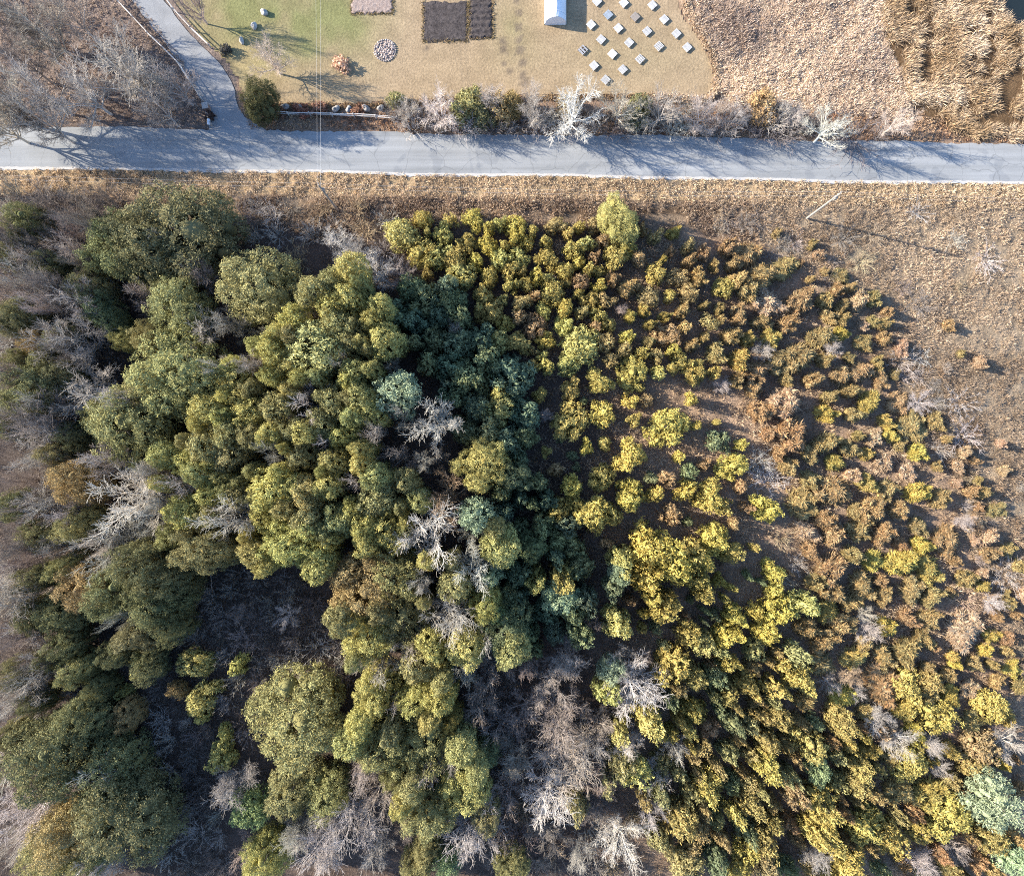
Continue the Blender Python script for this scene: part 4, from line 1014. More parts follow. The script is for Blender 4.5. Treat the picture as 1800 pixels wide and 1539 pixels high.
# --- named junipers
for a in [(1003, 738, 56, 4.5, GOLD, 'golden', 'round yellow juniper standing free in the shade, centre right', 'the round yellow juniper'), (1175, 748, 64, 4.5, YELLOW, 'yellow', 'round bright yellow juniper right of a long narrow shadow', 'the centre-right bright yellow juniper'),
          (1110, 802, 60, 5, YELLOW, 'yellow'), (1005, 855, 40, 5, YELLOW, 'yellow'), (1060, 840, 50, 4.5, GOLD, 'golden'), (1108, 872, 52, 4.5, YELLOW, 'yellow'), (1038, 905, 62, 5.5, YELLOW, 'yellow', 'largest yellow juniper of the cluster right of the dark gap', 'the largest yellow juniper'), (985, 895, 36, 4.5, GOLD, 'golden'), (1153, 868, 30, 3.5, YELLOW, 'yellow'), (1075, 905, 34, 4.5, GOLD, 'golden'),
          (1250, 872, 60, 4, YELLOW, 'yellow'), (1207, 864, 32, 3.5, YELLOW, 'yellow'), (1275, 890, 30, 3.5, GOLD, 'golden'), (1350, 895, 44, 4, YELLOW, 'yellow', 'bright yellow juniper alone amid reddish brush', 'the yellow juniper amid reddish brush'), (1290, 820, 44, 3.5, YELLOW, 'yellow'), (1258, 948, 50, 4, YELLOW, 'yellow'), (1290, 975, 40, 4, GOLD, 'golden'),
          (1020, 605, 70, 5, LIME, 'lime', 'broad lime-green juniper in the upper middle, right of a grey patch', 'the broad lime-green juniper'), (1000, 640, 40, 4.5, LIME, 'lime'), (1052, 670, 52, 4.5, GOLD, 'golden'), (1115, 655, 60, 4, GOLD, 'golden'), (938, 640, 28, 3.5, GOLD, 'golden'), (950, 690, 26, 3.5, GOLD, 'golden'), (1005, 685, 34, 3.5, GOLD, 'golden'), (1195, 640, 36, 3.5, GOLD, 'golden'),
          (875, 720, 60, 7, LIME, 'lime'), (880, 690, 36, 7, LIME, 'lime'), (875, 600, 40, 5, LIME, 'lime'), (860, 545, 50, 5, GOLD, 'golden'), (850, 525, 50, 5, GOLD, 'golden'), (970, 515, 40, 4.5, GOLD, 'golden'), (860, 485, 34, 4.5, GOLD, 'golden'), (895, 478, 32, 4.5, GOLD, 'golden'), (812, 480, 44, 5, LIME, 'lime'), (705, 410, 56, 5, LIME, 'lime', 'yellow-green juniper at the top left of the golden stand', 'the top-left yellow-green juniper'), (740, 440, 50, 5, GOLD, 'golden'), (770, 450, 40, 4.5, LIME, 'lime'), (800, 455, 44, 4.5, GOLD, 'golden'),
          (1145, 960, 70, 6.5, YELLOW, 'yellow'), (1180, 985, 70, 6.5, YELLOW, 'yellow', 'yellow juniper in the middle of the ragged cluster below the dark hollow', 'the ragged yellow cluster'), (1215, 975, 50, 6, GOLD, 'golden'), (1100, 990, 50, 7, LIME, 'lime'), (1135, 1015, 56, 7, YELLOW, 'yellow'), (1150, 1045, 46, 6.5, YELLOW, 'yellow'), (1172, 1075, 40, 6, GOLD, 'golden'), (1180, 1060, 34, 6, GOLD, 'golden'), (1225, 1020, 44, 5, GOLD, 'golden'), (1240, 1045, 36, 5, GOLD, 'golden'), (1240, 985, 40, 5, YELLOW, 'yellow'), (945, 1018, 40, 7, LIME, 'lime'), (990, 1010, 40, 8.5, GOLD, 'golden'), (1085, 1100, 50, 7, LIME, 'lime'), (1020, 1125, 40, 7, GREEN, 'green'), (1080, 1035, 36, 7, GREEN, 'green'),
          (1295, 1083, 36, 4, YELLOW, 'yellow'), (1330, 1078, 24, 3.5, YELLOW, 'yellow'), (1370, 1073, 46, 4.5, YELLOW, 'yellow'), (1415, 1065, 44, 4.5, LIME, 'lime'), (1350, 1112, 46, 4.5, YELLOW, 'yellow'), (1280, 1120, 50, 4.5, YELLOW, 'yellow'), (1240, 1130, 46, 5, LIME, 'lime'), (1212, 1115, 36, 5, GOLD, 'golden'), (1360, 1003, 36, 4, YELLOW, 'yellow'), (1362, 1035, 26, 3.5, YELLOW, 'yellow'),
          (1185, 1175, 56, 7, YELLOW, 'yellow'), (1282, 1168, 34, 4.5, YELLOW, 'yellow'), (1318, 1203, 38, 4.5, YELLOW, 'yellow'), (1282, 1215, 30, 4.5, GOLD, 'golden'), (1295, 1240, 28, 4.5, GOLD, 'golden'), (1225, 1195, 44, 5.5, GOLD, 'golden'), (1412, 1195, 50, 4.5, YELLOW, 'yellow'), (1375, 1170, 32, 4, YELLOW, 'yellow'), (1600, 1207, 50, 4, YELLOW, 'yellow'), (1640, 1200, 36, 4, GOLD, 'golden'), (1655, 1262, 60, 5, YELLOW, 'yellow'), (1750, 1245, 56, 4.5, YELLOW, 'yellow'), (1600, 1345, 64, 5, YELLOW, 'yellow'), (1515, 1350, 40, 5, GOLD, 'golden'), (1540, 1355, 28, 4, GOLD, 'golden'), (1350, 1345, 56, 6, YELLOW, 'yellow'), (1375, 1265, 44, 5, GOLD, 'golden'), (1340, 1262, 30, 4.5, GOLD, 'golden'), (1350, 1305, 40, 5, GOLD, 'golden'), (1480, 1275, 50, 5, GOLD, 'golden'), (1425, 1310, 60, 5, GOLD, 'golden'), (1525, 1300, 26, 3.5, YELLOW, 'yellow'),
          (1450, 1415, 56, 6, YELLOW, 'yellow'), (1405, 1400, 50, 6, BRONZE, 'bronze'), (1455, 1475, 56, 6.5, YELLOW, 'yellow'), (1430, 1465, 30, 5, YELLOW, 'yellow'), (1525, 1455, 66, 6, YELLOW, 'yellow'), (1675, 1440, 70, 6, YELLOW, 'yellow', 'big bright yellow juniper left of the lower right pine', 'the lower-right big yellow juniper'), (1750, 1478, 56, 5, GOLD, 'golden'), (1350, 1485, 44, 6, GOLD, 'golden'), (1365, 1455, 30, 5, GOLD, 'golden'), (1320, 1420, 40, 6, GOLD, 'golden'), (1500, 1525, 60, 6, YELLOW, 'yellow'), (1345, 1525, 50, 6, BRONZE, 'bronze'), (1265, 1520, 40, 6, GREEN, 'green'), (1620, 1465, 40, 4.5, YELLOW, 'yellow'), (1510, 1380, 44, 5, GOLD, 'golden'), (1730, 1320, 66, 5, BRONZE, 'bronze'), (1710, 1345, 40, 4.5, GOLD, 'golden'),
          (335, 1172, 48, 5, LIME, 'lime', 'lime-green juniper at the lower rim of the dark clearing', None), (362, 1165, 26, 4, LIME, 'lime'), (417, 1168, 32, 4, LIME, 'lime'), (345, 1235, 46, 4.5, LIME, 'lime'), (310, 1215, 34, 4, BRONZE, 'bronze'), (392, 1290, 32, 4, LIME, 'lime'), (385, 1335, 60, 5, LIME, 'lime'), (372, 1210, 30, 3.5, LIME, 'lime'), (355, 1260, 26, 3.5, LIME, 'lime'), (190, 1310, 28, 4, BRONZE, 'bronze'), (178, 1228, 28, 4, BRONZE, 'bronze'), (215, 1220, 26, 4, LIME, 'lime'), (250, 1165, 44, 6, LIME, 'lime'),
          (1140, 1265, 50, 8, LIME, 'lime'), (1100, 1345, 50, 7, OLIVE, 'olive'), (1090, 1290, 40, 7, LIME, 'lime'), (1150, 1280, 36, 7, LIME, 'lime'), (1110, 1365, 46, 7, LIME, 'lime'), (1070, 1375, 30, 6, OLIVE, 'olive'), (1020, 1420, 40, 7, OLIVE, 'olive'), (1075, 1215, 44, 7, LIME, 'lime'), (1200, 1450, 50, 7, GOLD, 'golden'), (1160, 1395, 40, 6, OLIVE, 'olive'),
          # hedgerow evergreens north of the road
          (825, 182, 60, 5.5, OLIVE, 'olive', 'green cedar in the hedgerow above the road, left of centre', 'the green hedgerow cedar'), (880, 188, 60, 4.5, BRONZE, 'bronze'), (900, 180, 40, 4, BRONZE, 'bronze'), (1345, 188, 50, 4, RUST, 'rusty'), (1000, 178, 40, 4, BRONZE, 'bronze'), (1125, 190, 50, 4, DOLIVE, 'dark'), (845, 200, 50, 4, DOLIVE, 'dark'), (695, 172, 30, 2.5, OLIVE, 'olive')]:
    a = tuple(a) + (None,) * (8 - len(a))
    if a[0] > 1150 and a[1] > 1120: a = a[:4] + (tuple(k * m for k, m in zip(a[4], (.86, .86, .98))),) + a[5:]
    if 930 < a[0] < 1520 and a[1] > 840: a = a[:3] + (a[3] * 1.4,) + a[4:]
    conifer('gold' if a[2] >= 34 else 'gold_small', *a)

# little shrubs by the lawn
conifer('bush', 597, 113, 30, 1.3, (.55, .38, .27), 'pinkish', 'small round pinkish brown shrub in a bed on the lawn', 'the pink shrub on the lawn')
conifer('bush', 395, 88, 22, 1.2, (.10, .10, .10), 'dark', 'dark rounded shrub at the end of the right hand fence')
conifer('bush', 366, 202, 20, 1.2, (.09, .07, .06), 'dark', 'dark shrub below the brick gate pillar')
for a in [(530, 192, 30, 1.0, (.25, .13, .09)), (560, 192, 30, .9, (.22, .13, .10)), (630, 192, 24, .8, (.24, .14, .1)), (490, 196, 26, .9, (.2, .12, .09))]:
    conifer('bush', *a, 'reddish')

# --- filling: more of the same kinds between the named ones
def fill(poly, gap, n, fn, keep=None, seed=1, overlap=.42):
    """spread plants over a photo region, keeping clear of those that stand there"""
    rg = random.Random(seed)
    xs = [p[0] for p in poly]; ys = [p[1] for p in poly]
    done = 0
    for _ in range(n * 40):
        if done >= n: break
        x = rg.uniform(min(xs), max(xs)); y = rg.uniform(min(ys), max(ys))
        if not inside(np.array([x]), np.array([y]), poly)[0]: continue
        if keep is not None and rg.random() > keep(x, y): continue
        w = gap * math.exp(rg.gauss(0, .28))
        if any((x - a) ** 2 + (y - b) ** 2 < ((w + c) * overlap) ** 2 for a, b, c in OCC): continue
        fn(x, y, w, rg); done += 1
    return done

STAND = [(590, 478), (640, 480), (690, 560), (700, 640), (650, 690), (690, 770), (720, 850), (640, 900), (560, 1000), (480, 1000), (430, 940), (300, 920), (265, 830), (330, 760), (370, 700), (415, 690), (415, 620), (500, 600), (540, 540)]
def f_stand(x, y, w, rg):
    conifer('cedar', x, y, w * 1.14, rg.uniform(12, 13.8) if x > 480 else rg.uniform(10.5, 12.5), *rg.choice([(LIME, 'lime'), (LIME, 'lime'), (LIME, 'lime'), (OLIVE, 'olive'), ((.37, .345, .14), 'golden'), ((.33, .34, .15), 'green'), (OLIVE, 'olive')]))
c1 = fill(STAND, 46, 150, f_stand, None, 5, .33)
STAND2 = [(650, 890), (720, 860), (860, 870), (885, 990), (905, 1130), (880, 1170), (700, 1190), (625, 1160), (600, 1080), (640, 980)]
c2 = fill(STAND2, 48, 40, f_stand, None, 6, .36)
STAND3 = [(640, 1185), (790, 1190), (830, 1290), (860, 1370), (880, 1450), (720, 1440), (690, 1380), (640, 1380), (620, 1290)]
c3 = fill(STAND3, 48, 36, f_stand, None, 7, .36)
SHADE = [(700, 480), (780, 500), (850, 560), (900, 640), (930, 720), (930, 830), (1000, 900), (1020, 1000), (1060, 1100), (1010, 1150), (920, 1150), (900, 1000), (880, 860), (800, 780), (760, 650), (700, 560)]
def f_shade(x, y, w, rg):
    conifer('gold', x, y, w * 1.1, rg.uniform(5.5, 9), *rg.choice([(GREEN, 'green'), (SHADE_TEAL, 'teal'), (SHADE_TEAL, 'teal'), ((.24, .27, .14), 'green')]))  # teal and greener tints paint the tall stand's shade into these crowns
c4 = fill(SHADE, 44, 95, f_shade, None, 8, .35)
TOPG = [(690, 385), (760, 380), (1050, 395), (1180, 400), (1260, 440), (1330, 500), (1330, 600), (1290, 690), (1180, 660), (1060, 690), (930, 640), (850, 540), (790, 500), (690, 470)]
def f_top(x, y, w, rg):
    t = (x - 850) / 450 + rg.uniform(-.35, .35)
    k = [(LIME, 'lime'), (GOLD, 'golden'), (GOLD, 'golden'), (YELLOW, 'yellow')] if t < .45 else [(KHAKI, 'khaki'), (BRONZE, 'bronze'), (RUST, 'rusty'), (GOLD, 'golden')]
    c = rg.choice(k)
    if t > .75: conifer('brown', x, y, w * 1.2, rg.uniform(3, 4.5), *c)
    else: conifer('gold' if w > 30 else 'gold_small', x, y, w, rg.uniform(3.2, 5), *c)
c5 = fill(TOPG, 33, 150, f_top, None, 9, .42)
MIDG = [(930, 660), (1060, 700), (1200, 680), (1300, 760), (1350, 900), (1400, 1000), (1330, 1100), (1240, 1200), (1180, 1170), (1120, 1100), (1060, 1050), (980, 960), (930, 800)]
def f_mid(x, y, w, rg):
    conifer('gold_small', x, y, w, rg.uniform(2.2, 4.2) * (1.5 if y > 840 else 1), *rg.choice([(YELLOW, 'yellow'), (GOLD, 'golden'), (GREEN, 'green'), (RUST, 'rusty'), (GREEN, 'green')]))
c6 = fill(MIDG, 23, 80, f_mid, lambda x, y: .12 if (x > 1040 and 660 < y < 1000) else 1.0, 10, .55)
BRN = [(1260, 410), (1340, 430), (1430, 490), (1500, 570), (1570, 670), (1640, 780), (1690, 880), (1710, 970), (1760, 1080), (1800, 1200), (1800, 1400), (1600, 1420), (1480, 1260), (1420, 1130), (1430, 1010), (1400, 880), (1350, 760), (1300, 640), (1300, 520)]
def f_brn(x, y, w, rg):
    gold = .12 + .25 * max(0, (y - 1000) / 500)
    c = rg.choice([(GOLD, 'golden'), (YELLOW, 'yellow')]) if rg.random() < gold else rg.choice([(RUST, 'rusty'), (KHAKI, 'khaki'), (RUST, 'rusty'), (BRONZE, 'bronze'), (TAN, 'tan'), (KHAKI, 'khaki')])
    t = max(0, min(1, (x - (1330 + .33 * (y - 400))) / 160)); conifer('brown', x, y, w * (1.5 - .4 * t), rg.uniform(2.0, 4.0) * (1 - .4 * t), *c)
c7 = fill(BRN, 40, 250, f_brn, lambda x, y: 1 - .75 * max(0, min(1, (x - (1330 + .33 * (y - 400))) / 160)), 11, .36)
LOWR = [(1180, 1180), (1300, 1120), (1420, 1130), (1480, 1260), (1600, 1420), (1800, 1400), (1810, 1545), (1180, 1545), (1130, 1400), (1170, 1260)]
def f_low(x, y, w, rg):
    t = (x - 1200) / 500
    if rg.random() < t * .75: conifer('brown', x, y, w * 1.2, rg.uniform(3.2, 5), *rg.choice([(RUST, 'rusty'), (KHAKI, 'khaki'), (BRONZE, 'bronze')]))
    else: conifer('gold' if w > 32 else 'gold_small', x, y, w, rg.uniform(5.0, 8.5) * (1 if x < 1420 else .75), *rg.choice([(BRONZE, 'bronze'), (KHAKI, 'khaki'), (OLIVE, 'olive'), (OLIVE, 'olive'), (GREEN, 'green'), (GOLD, 'golden')]))
c8 = fill(LOWR, 37, 135, f_low, None, 12, .41)
# leafless shrubs
def f_shr(tints, h0=1.6, h1=3.0):
    def f(x, y, w, rg):
        shrub(x, y, w, rg.uniform(h0, h1), *rg.choice(tints)); OCC.append((x, y, w))
    return f
c9 = fill([(430, 195), (1260, 185), (1450, 205), (1560, 225), (1560, 238), (1200, 232), (700, 222), (690, 200), (430, 205)], 40, 60, f_shr([(GREY, 'grey'), ((.20, .185, .18), 'dark'), ((.24, .215, .20), 'dark')], 1.8, 3.6), lambda x, y: 1.0 if x > 690 else 0.0, 13, .26)
c10 = fill([(0, 330), (210, 340), (190, 480), (240, 560), (140, 780), (60, 900), (100, 1120), (130, 1230), (60, 1300), (0, 1400)], 46, 50, f_shr([(DUSK, 'dusky'), (DUSK, 'dusky'), (GREY, 'grey')], 2, 4), None, 14, .36)
c11 = fill([(400, 345), (560, 350), (700, 385), (690, 470), (600, 450), (560, 400), (540, 480), (480, 440), (420, 400)], 40, 16, f_shr([(GREY, 'grey'), (DUSK, 'dusky'), (TAN, 'tan')]), None, 15, .42)
c12 = fill([(310, 990), (460, 1010), (590, 1020), (620, 1140), (600, 1200), (430, 1200), (330, 1150), (290, 1080)], 40, 40, f_shr([(DUSK, 'dusky'), (GREY, 'grey'), (PINK, 'pinkish')], 1.5, 3), None, 16, .45)
c13 = fill([(280, 1190), (440, 1180), (430, 1340), (380, 1420), (400, 1540), (280, 1540), (250, 1400), (240, 1260)], 40, 34, f_shr([(DUSK, 'dusky'), (GREY, 'grey')], 1.5, 3), None, 17, .45)
c14 = fill([(840, 1190), (1060, 1180), (1090, 1320), (1130, 1420), (1130, 1540), (860, 1540), (880, 1400)], 52, 34, f_shr([(PINK, 'pinkish'), (DUSK, 'dusky'), (TAN, 'tan')], 2.5, 4.5), None, 18, .36)
c15 = fill([(1230, 345), (1700, 350), (1760, 500), (1700, 700), (1740, 960), (1690, 860), (1560, 650), (1420, 470), (1300, 410)], 36, 14, f_shr([(GREY, 'grey'), (TAN, 'tan'), (DUSK, 'dusky')], .8, 1.6), None, 19, .5)
c16 = fill([(1330, 780), (1700, 960), (1780, 1300), (1500, 1200), (1350, 980)], 44, 24, f_shr([(GREY, 'grey'), (TAN, 'tan'), (PINK, 'pinkish')], 1.2, 2.4), None, 20, .36)
def f_bare(x, y, w, rg):
    bare(x, y, w, rg.uniform(8, 13), *rg.choice([(GREY, 'grey'), (DUSK, 'dusky'), (DUSK, 'dusky')]))
c17 = fill([(0, 330), (215, 345), (190, 400), (130, 560), (110, 780), (50, 900), (60, 1140), (110, 1240), (50, 1290), (0, 1400)], 75, 36, f_bare, None, 21, .15)
def f_thin(x, y, w, rg):
    if rg.random() < .55: conifer('brown', x, y, w * 1.2, rg.uniform(1.2, 2.4), *rg.choice([(KHAKI, 'khaki'), (TAN, 'tan'), (BRONZE, 'bronze'), (RUST, 'rusty')]))
    else:
        shrub(x, y, w * 1.2, rg.uniform(.8, 1.6), *rg.choice([(TAN, 'tan'), (DUSK, 'dusky'), (PINK, 'pinkish')])); OCC.append((x, y, w))
c18 = fill([(1240, 360), (1420, 420), (1560, 540), (1680, 720), (1760, 900), (1830, 1060), (1830, 1240), (1780, 1180), (1740, 1050), (1700, 900), (1640, 790), (1500, 570), (1420, 480), (1260, 405)], 28, 90, f_thin, None, 22, .34)
c19 = fill([(1420, 420), (1560, 440), (1720, 620), (1800, 860), (1760, 900), (1680, 720), (1560, 540)], 26, 26, f_thin, None, 23, .8)
print('fill', c17, c18, c19, c1, c2, c3, c4, c5, c6, c7, c8, c9, c10, c11, c12, c13, c14, c15, c16, len(THINGS))

# --- labels: look first, then how it lies to something one can find
REFS = [(t['px'], t['py'], t['ref']) for t in THINGS if t['ref']]
REFS += [(573, 313, 'the left utility pole'), (1474, 335, 'the right utility pole'), (975, 30, 'the white tunnel'), (390, 190, 'the driveway mouth'), (450, 1080, 'the dark clearing'), (310, 1400, 'the lower-left black gap'),
         (1640, 560, 'the right-hand pale meadow'), (1250, 235, 'the road\'s middle right'), (740, 235, 'the road\'s middle left'), (60, 300, 'the road\'s left end'), (1780, 760, 'the right edge\'s middle'), (1780, 1130, 'the lower right edge'), (10, 1180, 'the lower left edge'), (1260, 1530, 'the bottom edge right part')]
DIRS = ['right of', 'upper right of', 'above', 'upper left of', 'left of', 'lower left of', 'below', 'lower right of']
ORD = ['nearest', 'second nearest', 'third nearest', 'fourth nearest', 'fifth nearest', 'sixth nearest', 'seventh nearest', 'eighth nearest', 'ninth nearest', 'tenth nearest', 'eleventh nearest', 'twelfth nearest']
def sizeword(t):
    w = t['w']
    return 'small' if w < 34 else ('mid-sized' if w < 62 else 'large')
buckets = {}
for t in THINGS:
    if t['label']: continue
    best = min(REFS, key=lambda r: (r[0] - t['px']) ** 2 + (r[1] - t['py']) ** 2)
    d = math.hypot(best[0] - t['px'], best[1] - t['py'])
    a = math.degrees(math.atan2(best[1] - t['py'], t['px'] - best[0])) % 360
    key = (sizeword(t), t['t'], t['kind'], best[2], DIRS[int((a + 22.5) // 45) % 8])
    buckets.setdefault(key, []).append((d, t))
for key, l in buckets.items():
    l.sort(key=lambda q: q[0])
    s, tn, kd, ref, dr = key
    kd2 = kd.replace('brown juniper', 'feathery juniper') if tn != 'brown' else kd
    for i, (d, t) in enumerate(l):
        o = (ORD[min(i, len(ORD) - 1)] + ' ') if len(l) > 1 else ''
        t['label'] = f"{s} {tn} {kd2}, {o}{dr} {ref}" if o else f"{s} {tn} {kd2} {dr} {ref}"
for t in THINGS:
    if len(t['label'].split()) > 16: t['label'] = ' '.join(t['label'].split()[1:])
    t['o']['label'] = t['label']

# ------------------------------------------------------------------ stuff: grasses, reeds, brush, leaf litter
def blades(name, label, cat, pts, n, length, width, lean, cols, zlift=0.0, seed=1, bias=(0, 0), grow=None):
    """tufts of thin blades; pts (m,2) world XY, cols (m,3) plant colour of each tuft"""
    rng = np.random.default_rng(seed)
    m = len(pts)
    k = m * n
    base = np.repeat(pts, n, 0); col = np.repeat(cols, n, 0) * rng.uniform(.8, 1.15, (k, 1))
    a = rng.uniform(0, 6.283, k); le = np.abs(rng.normal(lean, lean * .5, k))
    L = length * np.repeat(rng.uniform(.65, 1.25, m), n) * rng.uniform(.6, 1.15, k)
    if grow is not None: L = L * np.repeat(grow, n)
    r0 = rng.uniform(0, .16, k) * length
    dx = np.sin(le) * np.cos(a) + bias[0]; dy = np.sin(le) * np.sin(a) + bias[1]; dz = np.cos(le)
    z0 = ground_z(base[:, 0], base[:, 1]) + zlift
    b = np.stack([base[:, 0] + r0 * np.cos(a), base[:, 1] + r0 * np.sin(a), z0], 1)
    tip = b + np.stack([dx, dy, dz], 1) * L[:, None]
    t = rng.uniform(0, 6.283, k)
    w = np.stack([np.cos(t), np.sin(t), rng.uniform(-.3, .3, k)], 1) * (width * rng.uniform(.6, 1.4, k))[:, None]
    mid = b * .45 + tip * .55; mid[:, 2] += L * .06
    v = np.stack([b, mid + w * .6, tip, mid - w * .6], 1).reshape(-1, 3)
    me = mesh_from(name, v, quads=np.arange(k * 4).reshape(-1, 4), mat=M['grass_blades'], colors=np.repeat(col, 4, 0))
    return tag(obj(name, me), label, cat, kind='stuff')

def scatter(poly, n, seed, keep=None):
    rng = np.random.default_rng(seed)
    xs = [p[0] for p in poly]; ys = [p[1] for p in poly]
    px = rng.uniform(min(xs), max(xs), n); py = rng.uniform(min(ys), max(ys), n)
    ok = inside(px, py, poly)
    if keep is not None: ok &= rng.random(n) < keep(px, py)
    x = (px[ok] - 900) / PXM; y = (769.5 - py[ok]) / PXM
    return np.stack([x, y], 1)

def tone(pts, c0, c1, sc=.3, seed=1, jitter=.12):
    rng = np.random.default_rng(seed)
    t = np.clip((fbm(pts[:, 0] * sc, pts[:, 1] * sc, seed) - .3) / .4, 0, 1)[:, None]
    return (np.array(c0) * (1 - t) + np.array(c1) * t) * rng.uniform(1 - jitter, 1 + jitter, (len(pts), 1))

pn = lambda sc, seed, lo, hi: (lambda px, py: np.clip((fbm(px / PXM * sc, py / PXM * sc, seed) - lo) / (hi - lo), 0, 1))
def crack(sc, seed, wdt=.05):
    """thin meandering gaps between mats of weed"""
    def f(px, py):
        d = np.abs(fbm(px / PXM * sc, py / PXM * sc, seed, 3) - .5)
        e = np.abs(fbm(px / PXM * sc * 2.3 + 40, py / PXM * sc * 2.3, seed + 7, 3) - .5)
        return np.clip(np.minimum(d / wdt, e / (wdt * .7)), .12, 1)
    return f
def grown(p, f, lo=.55):
    a, b_ = P(p[:, 0], p[:, 1]); return lo + (1 - lo) * f(a, b_)
p = scatter(REEDS, 17000, 1, pn(.5, 61, .15, .4))
g = pn(.16, 62, .3, .7)
blades('reed_grass', 'cream coloured dead reeds and grass right of the lawn', 'grass', p, 11, .95, .055, .8, tone(p, (.47, .385, .325), (.78, .66, .53), .12, 3, .2), seed=1, bias=(.2, .15), grow=grown(p, g, .5) * grown(p, pn(.75, 64, .3, .65), .5))
p = scatter(MARSH, 9000, 2, pn(.45, 63, .38, .52)); px_, py_ = P(p[:, 0], p[:, 1]); p = p[~inside(px_, py_, POND)]
blades('cattail_marsh', 'brown matted cattails with dark wet gaps in the upper right', 'reeds', p, 15, 1.15, .055, .85, tone(p, (.42, .32, .21), (.72, .61, .47), .22, 5), seed=2, bias=(.2, -.1))
f = crack(.16, 65, .04)
p = scatter(MEADOW, 34000, 3, f)
blades('meadow_scrub', 'matted tan meadow weeds on the right side', 'grass', p, 10, .85, .05, .95, tone(p, (.31, .245, .185), (.58, .475, .36), .10, 7, .2), seed=3, grow=grown(p, f, .35) * grown(p, pn(.6, 66, .3, .65), .4))
VERGE = [(x, rs(x) + 1.5) for x in range(-40, 1841, 40)] + [(x, rs(x) + 46) for x in range(1840, -41, -40)]
p = scatter(VERGE, 14000, 4, pn(.8, 67, .3, .5))
blades('verge_grass', 'dry tan grass on the verge below the road', 'grass', p, 10, .5, .05, .85, tone(p, (.54, .44, .32), (.75, .63, .47), .2, 9), seed=4, bias=(.0, -.2))
BRUSH = [(190, 345), (700, 345), (1330, 355), (1330, 420), (1180, 405), (700, 400), (560, 420), (400, 360), (190, 380)]
p = scatter(BRUSH, 9000, 5, pn(.5, 69, .3, .55))
blades('roadside_brush', 'brown weedy brush between the verge and the trees', 'brush', p, 9, .85, .055, .65, tone(p, (.32, .25, .20), (.52, .42, .32), .25, 11), seed=5)
NVERGE = [(420, 190)] + [(x, 200) for x in range(460, 700, 40)] + [(x, 195) for x in range(700, 1640, 60)] + [(1840, 245)] + [(x, rn(x) - 3) for x in range(1840, 400, -40)]
p = scatter(NVERGE, 7000, 6)
blades('hedgerow_litter', 'rusty leaf litter and weeds along the north edge of the road', 'brush', p, 8, .32, .09, 1.1, tone(p, (.30, .18, .12), (.48, .36, .25), .3, 13), seed=6)
WOODS = [(-20, 330), (190, 345), (420, 360), (700, 400), (900, 640), (920, 1000), (1150, 1180), (1180, 1560), (-20, 1560)]
p = scatter(WOODS, 17000, 7, pn(.3, 71, .3, .6)); px_, py_ = P(p[:, 0], p[:, 1]); p = p[~(inside(px_, py_, STAND) | inside(px_, py_, STAND2))]
blades('forest_undergrowth', 'grey brown twiggy undergrowth on the forest floor', 'undergrowth', p, 9, 1.15, .04, .6, tone(p, (.17, .14, .125), (.32, .275, .24), .2, 15), seed=7)
NWOOD = [(-20, -30), (230, -10), (300, 75), (345, 140), (362, 200), (360, 218), (-20, 214)]
p = scatter(NWOOD, 5000, 8)
blades('wood_floor_litter', 'pinkish leaf litter and twigs in the upper left wood', 'leaf litter', p, 8, .45, .06, 1.0, tone(p, (.22, .17, .15), (.42, .35, .30), .3, 17), seed=8)
f = crack(.22, 75, .07)
p = scatter([(900, 400), (1330, 420), (1640, 780), (1800, 1200), (1800, 1560), (1150, 1560), (1150, 1180), (920, 1000), (900, 640)], 30000, 9, f)
blades('juniper_thatch', 'reddish brown grass thatch between the junipers', 'grass', p, 8, .95, .06, .75, tone(p, (.36, .275, .195), (.58, .47, .345), .2, 19), seed=9, grow=grown(p, f, .4))
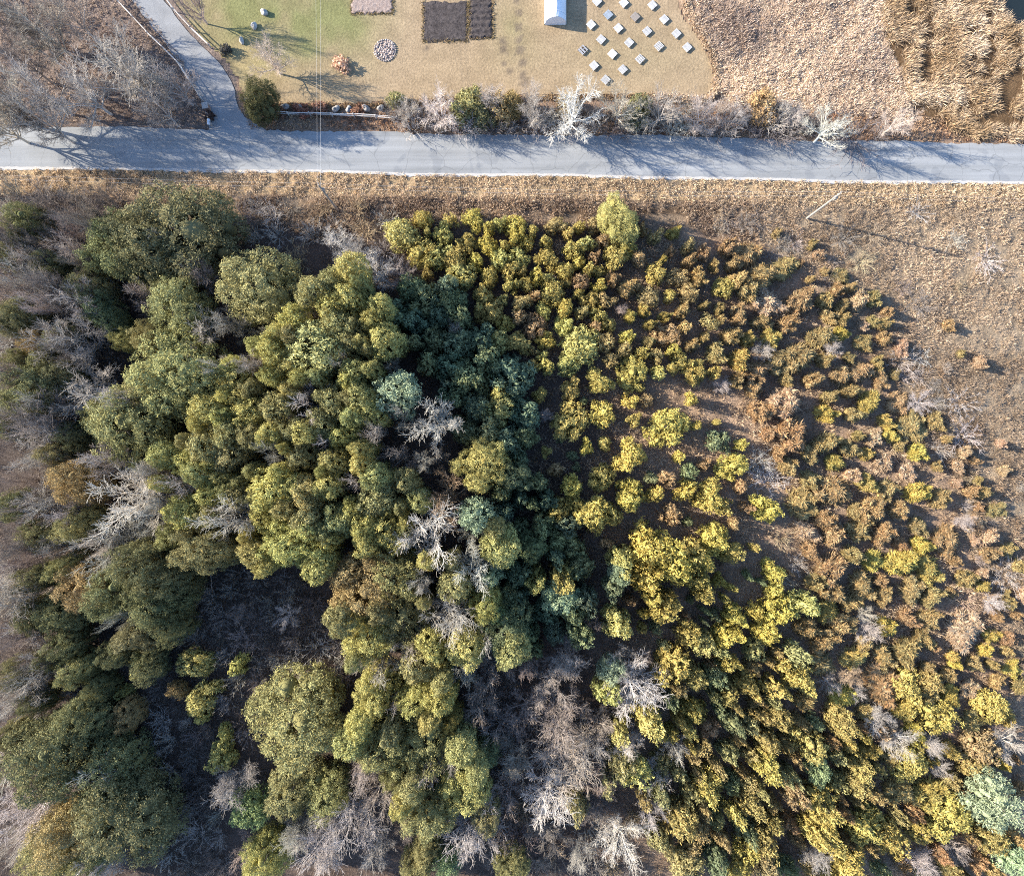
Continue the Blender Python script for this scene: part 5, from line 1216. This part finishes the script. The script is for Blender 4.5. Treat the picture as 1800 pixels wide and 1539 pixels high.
BAND = [(1250, 350), (1420, 400), (1600, 560), (1720, 740), (1800, 960), (1840, 1250), (1780, 1200), (1720, 960), (1640, 790), (1500, 570), (1400, 470), (1250, 410)]
p = scatter(BAND, 5000, 12, pn(.35, 77, .38, .55))
blades('scrub_tangle', 'darker brown scrub where the junipers thin out into the meadow', 'brush', p, 12, 1.15, .05, .7, tone(p, (.22, .16, .115), (.42, .32, .23), .2, 23), seed=12)
p = scatter([(300, 990), (600, 1010), (620, 1150), (440, 1200), (380, 1420), (400, 1540), (260, 1540), (250, 1250), (290, 1080)], 2600, 13)
blades('clearing_brush', 'twiggy brush on the floor of the dark clearing', 'brush', p, 14, 1.3, .05, .75, tone(p, (.13, .115, .105), (.24, .22, .20), .3, 25), seed=13)
rng_ = np.random.default_rng(5)
EDGE = along([(1204, 5), (1232, 58), (1253, 100), (1261, 135), (1256, 165), (1240, 177), (1150, 171)], 900)
p = np.array([W(a + rng_.normal(0, 2.5), b + rng_.normal(0, 2.5)) for a, b in EDGE])
blades('lawn_edge_reeds', 'pale strip of dry reeds along the right rim of the lawn', 'grass', p, 10, .6, .09, .8, tone(p, (.58, .48, .37), (.72, .61, .48), .2, 21), seed=10)
EDGE = along([(432, 184), (560, 186), (690, 182), (800, 175), (1000, 169), (1150, 169), (1236, 174)], 1500)
p = np.array([W(a + rng_.normal(0, 3), b + rng_.normal(1.5, 3)) for a, b in EDGE])
blades('lawn_fringe', 'ragged dry grass fringe where the lawn meets the hedgerow', 'grass', p, 9, .4, .06, .95, tone(p, (.30, .215, .135), (.44, .34, .22), .2, 27), seed=14)
BEDS = along([(744, 4), (744, 73), (821, 72), (822, 4)], 260) + along([(826, 0), (826, 68), (866, 67), (866, 0)], 220) + along([(618, 0), (618, 24), (690, 24), (690, 0)], 160)
p = np.array([W(a + rng_.normal(0, 1.6), b + rng_.normal(0, 1.6)) for a, b in BEDS])
blades('bed_edge_grass', 'tufts of grass along the edges of the garden beds', 'grass', p, 9, .28, .06, 1.0, tone(p, (.24, .20, .11), (.36, .28, .17), .4, 29), seed=15)
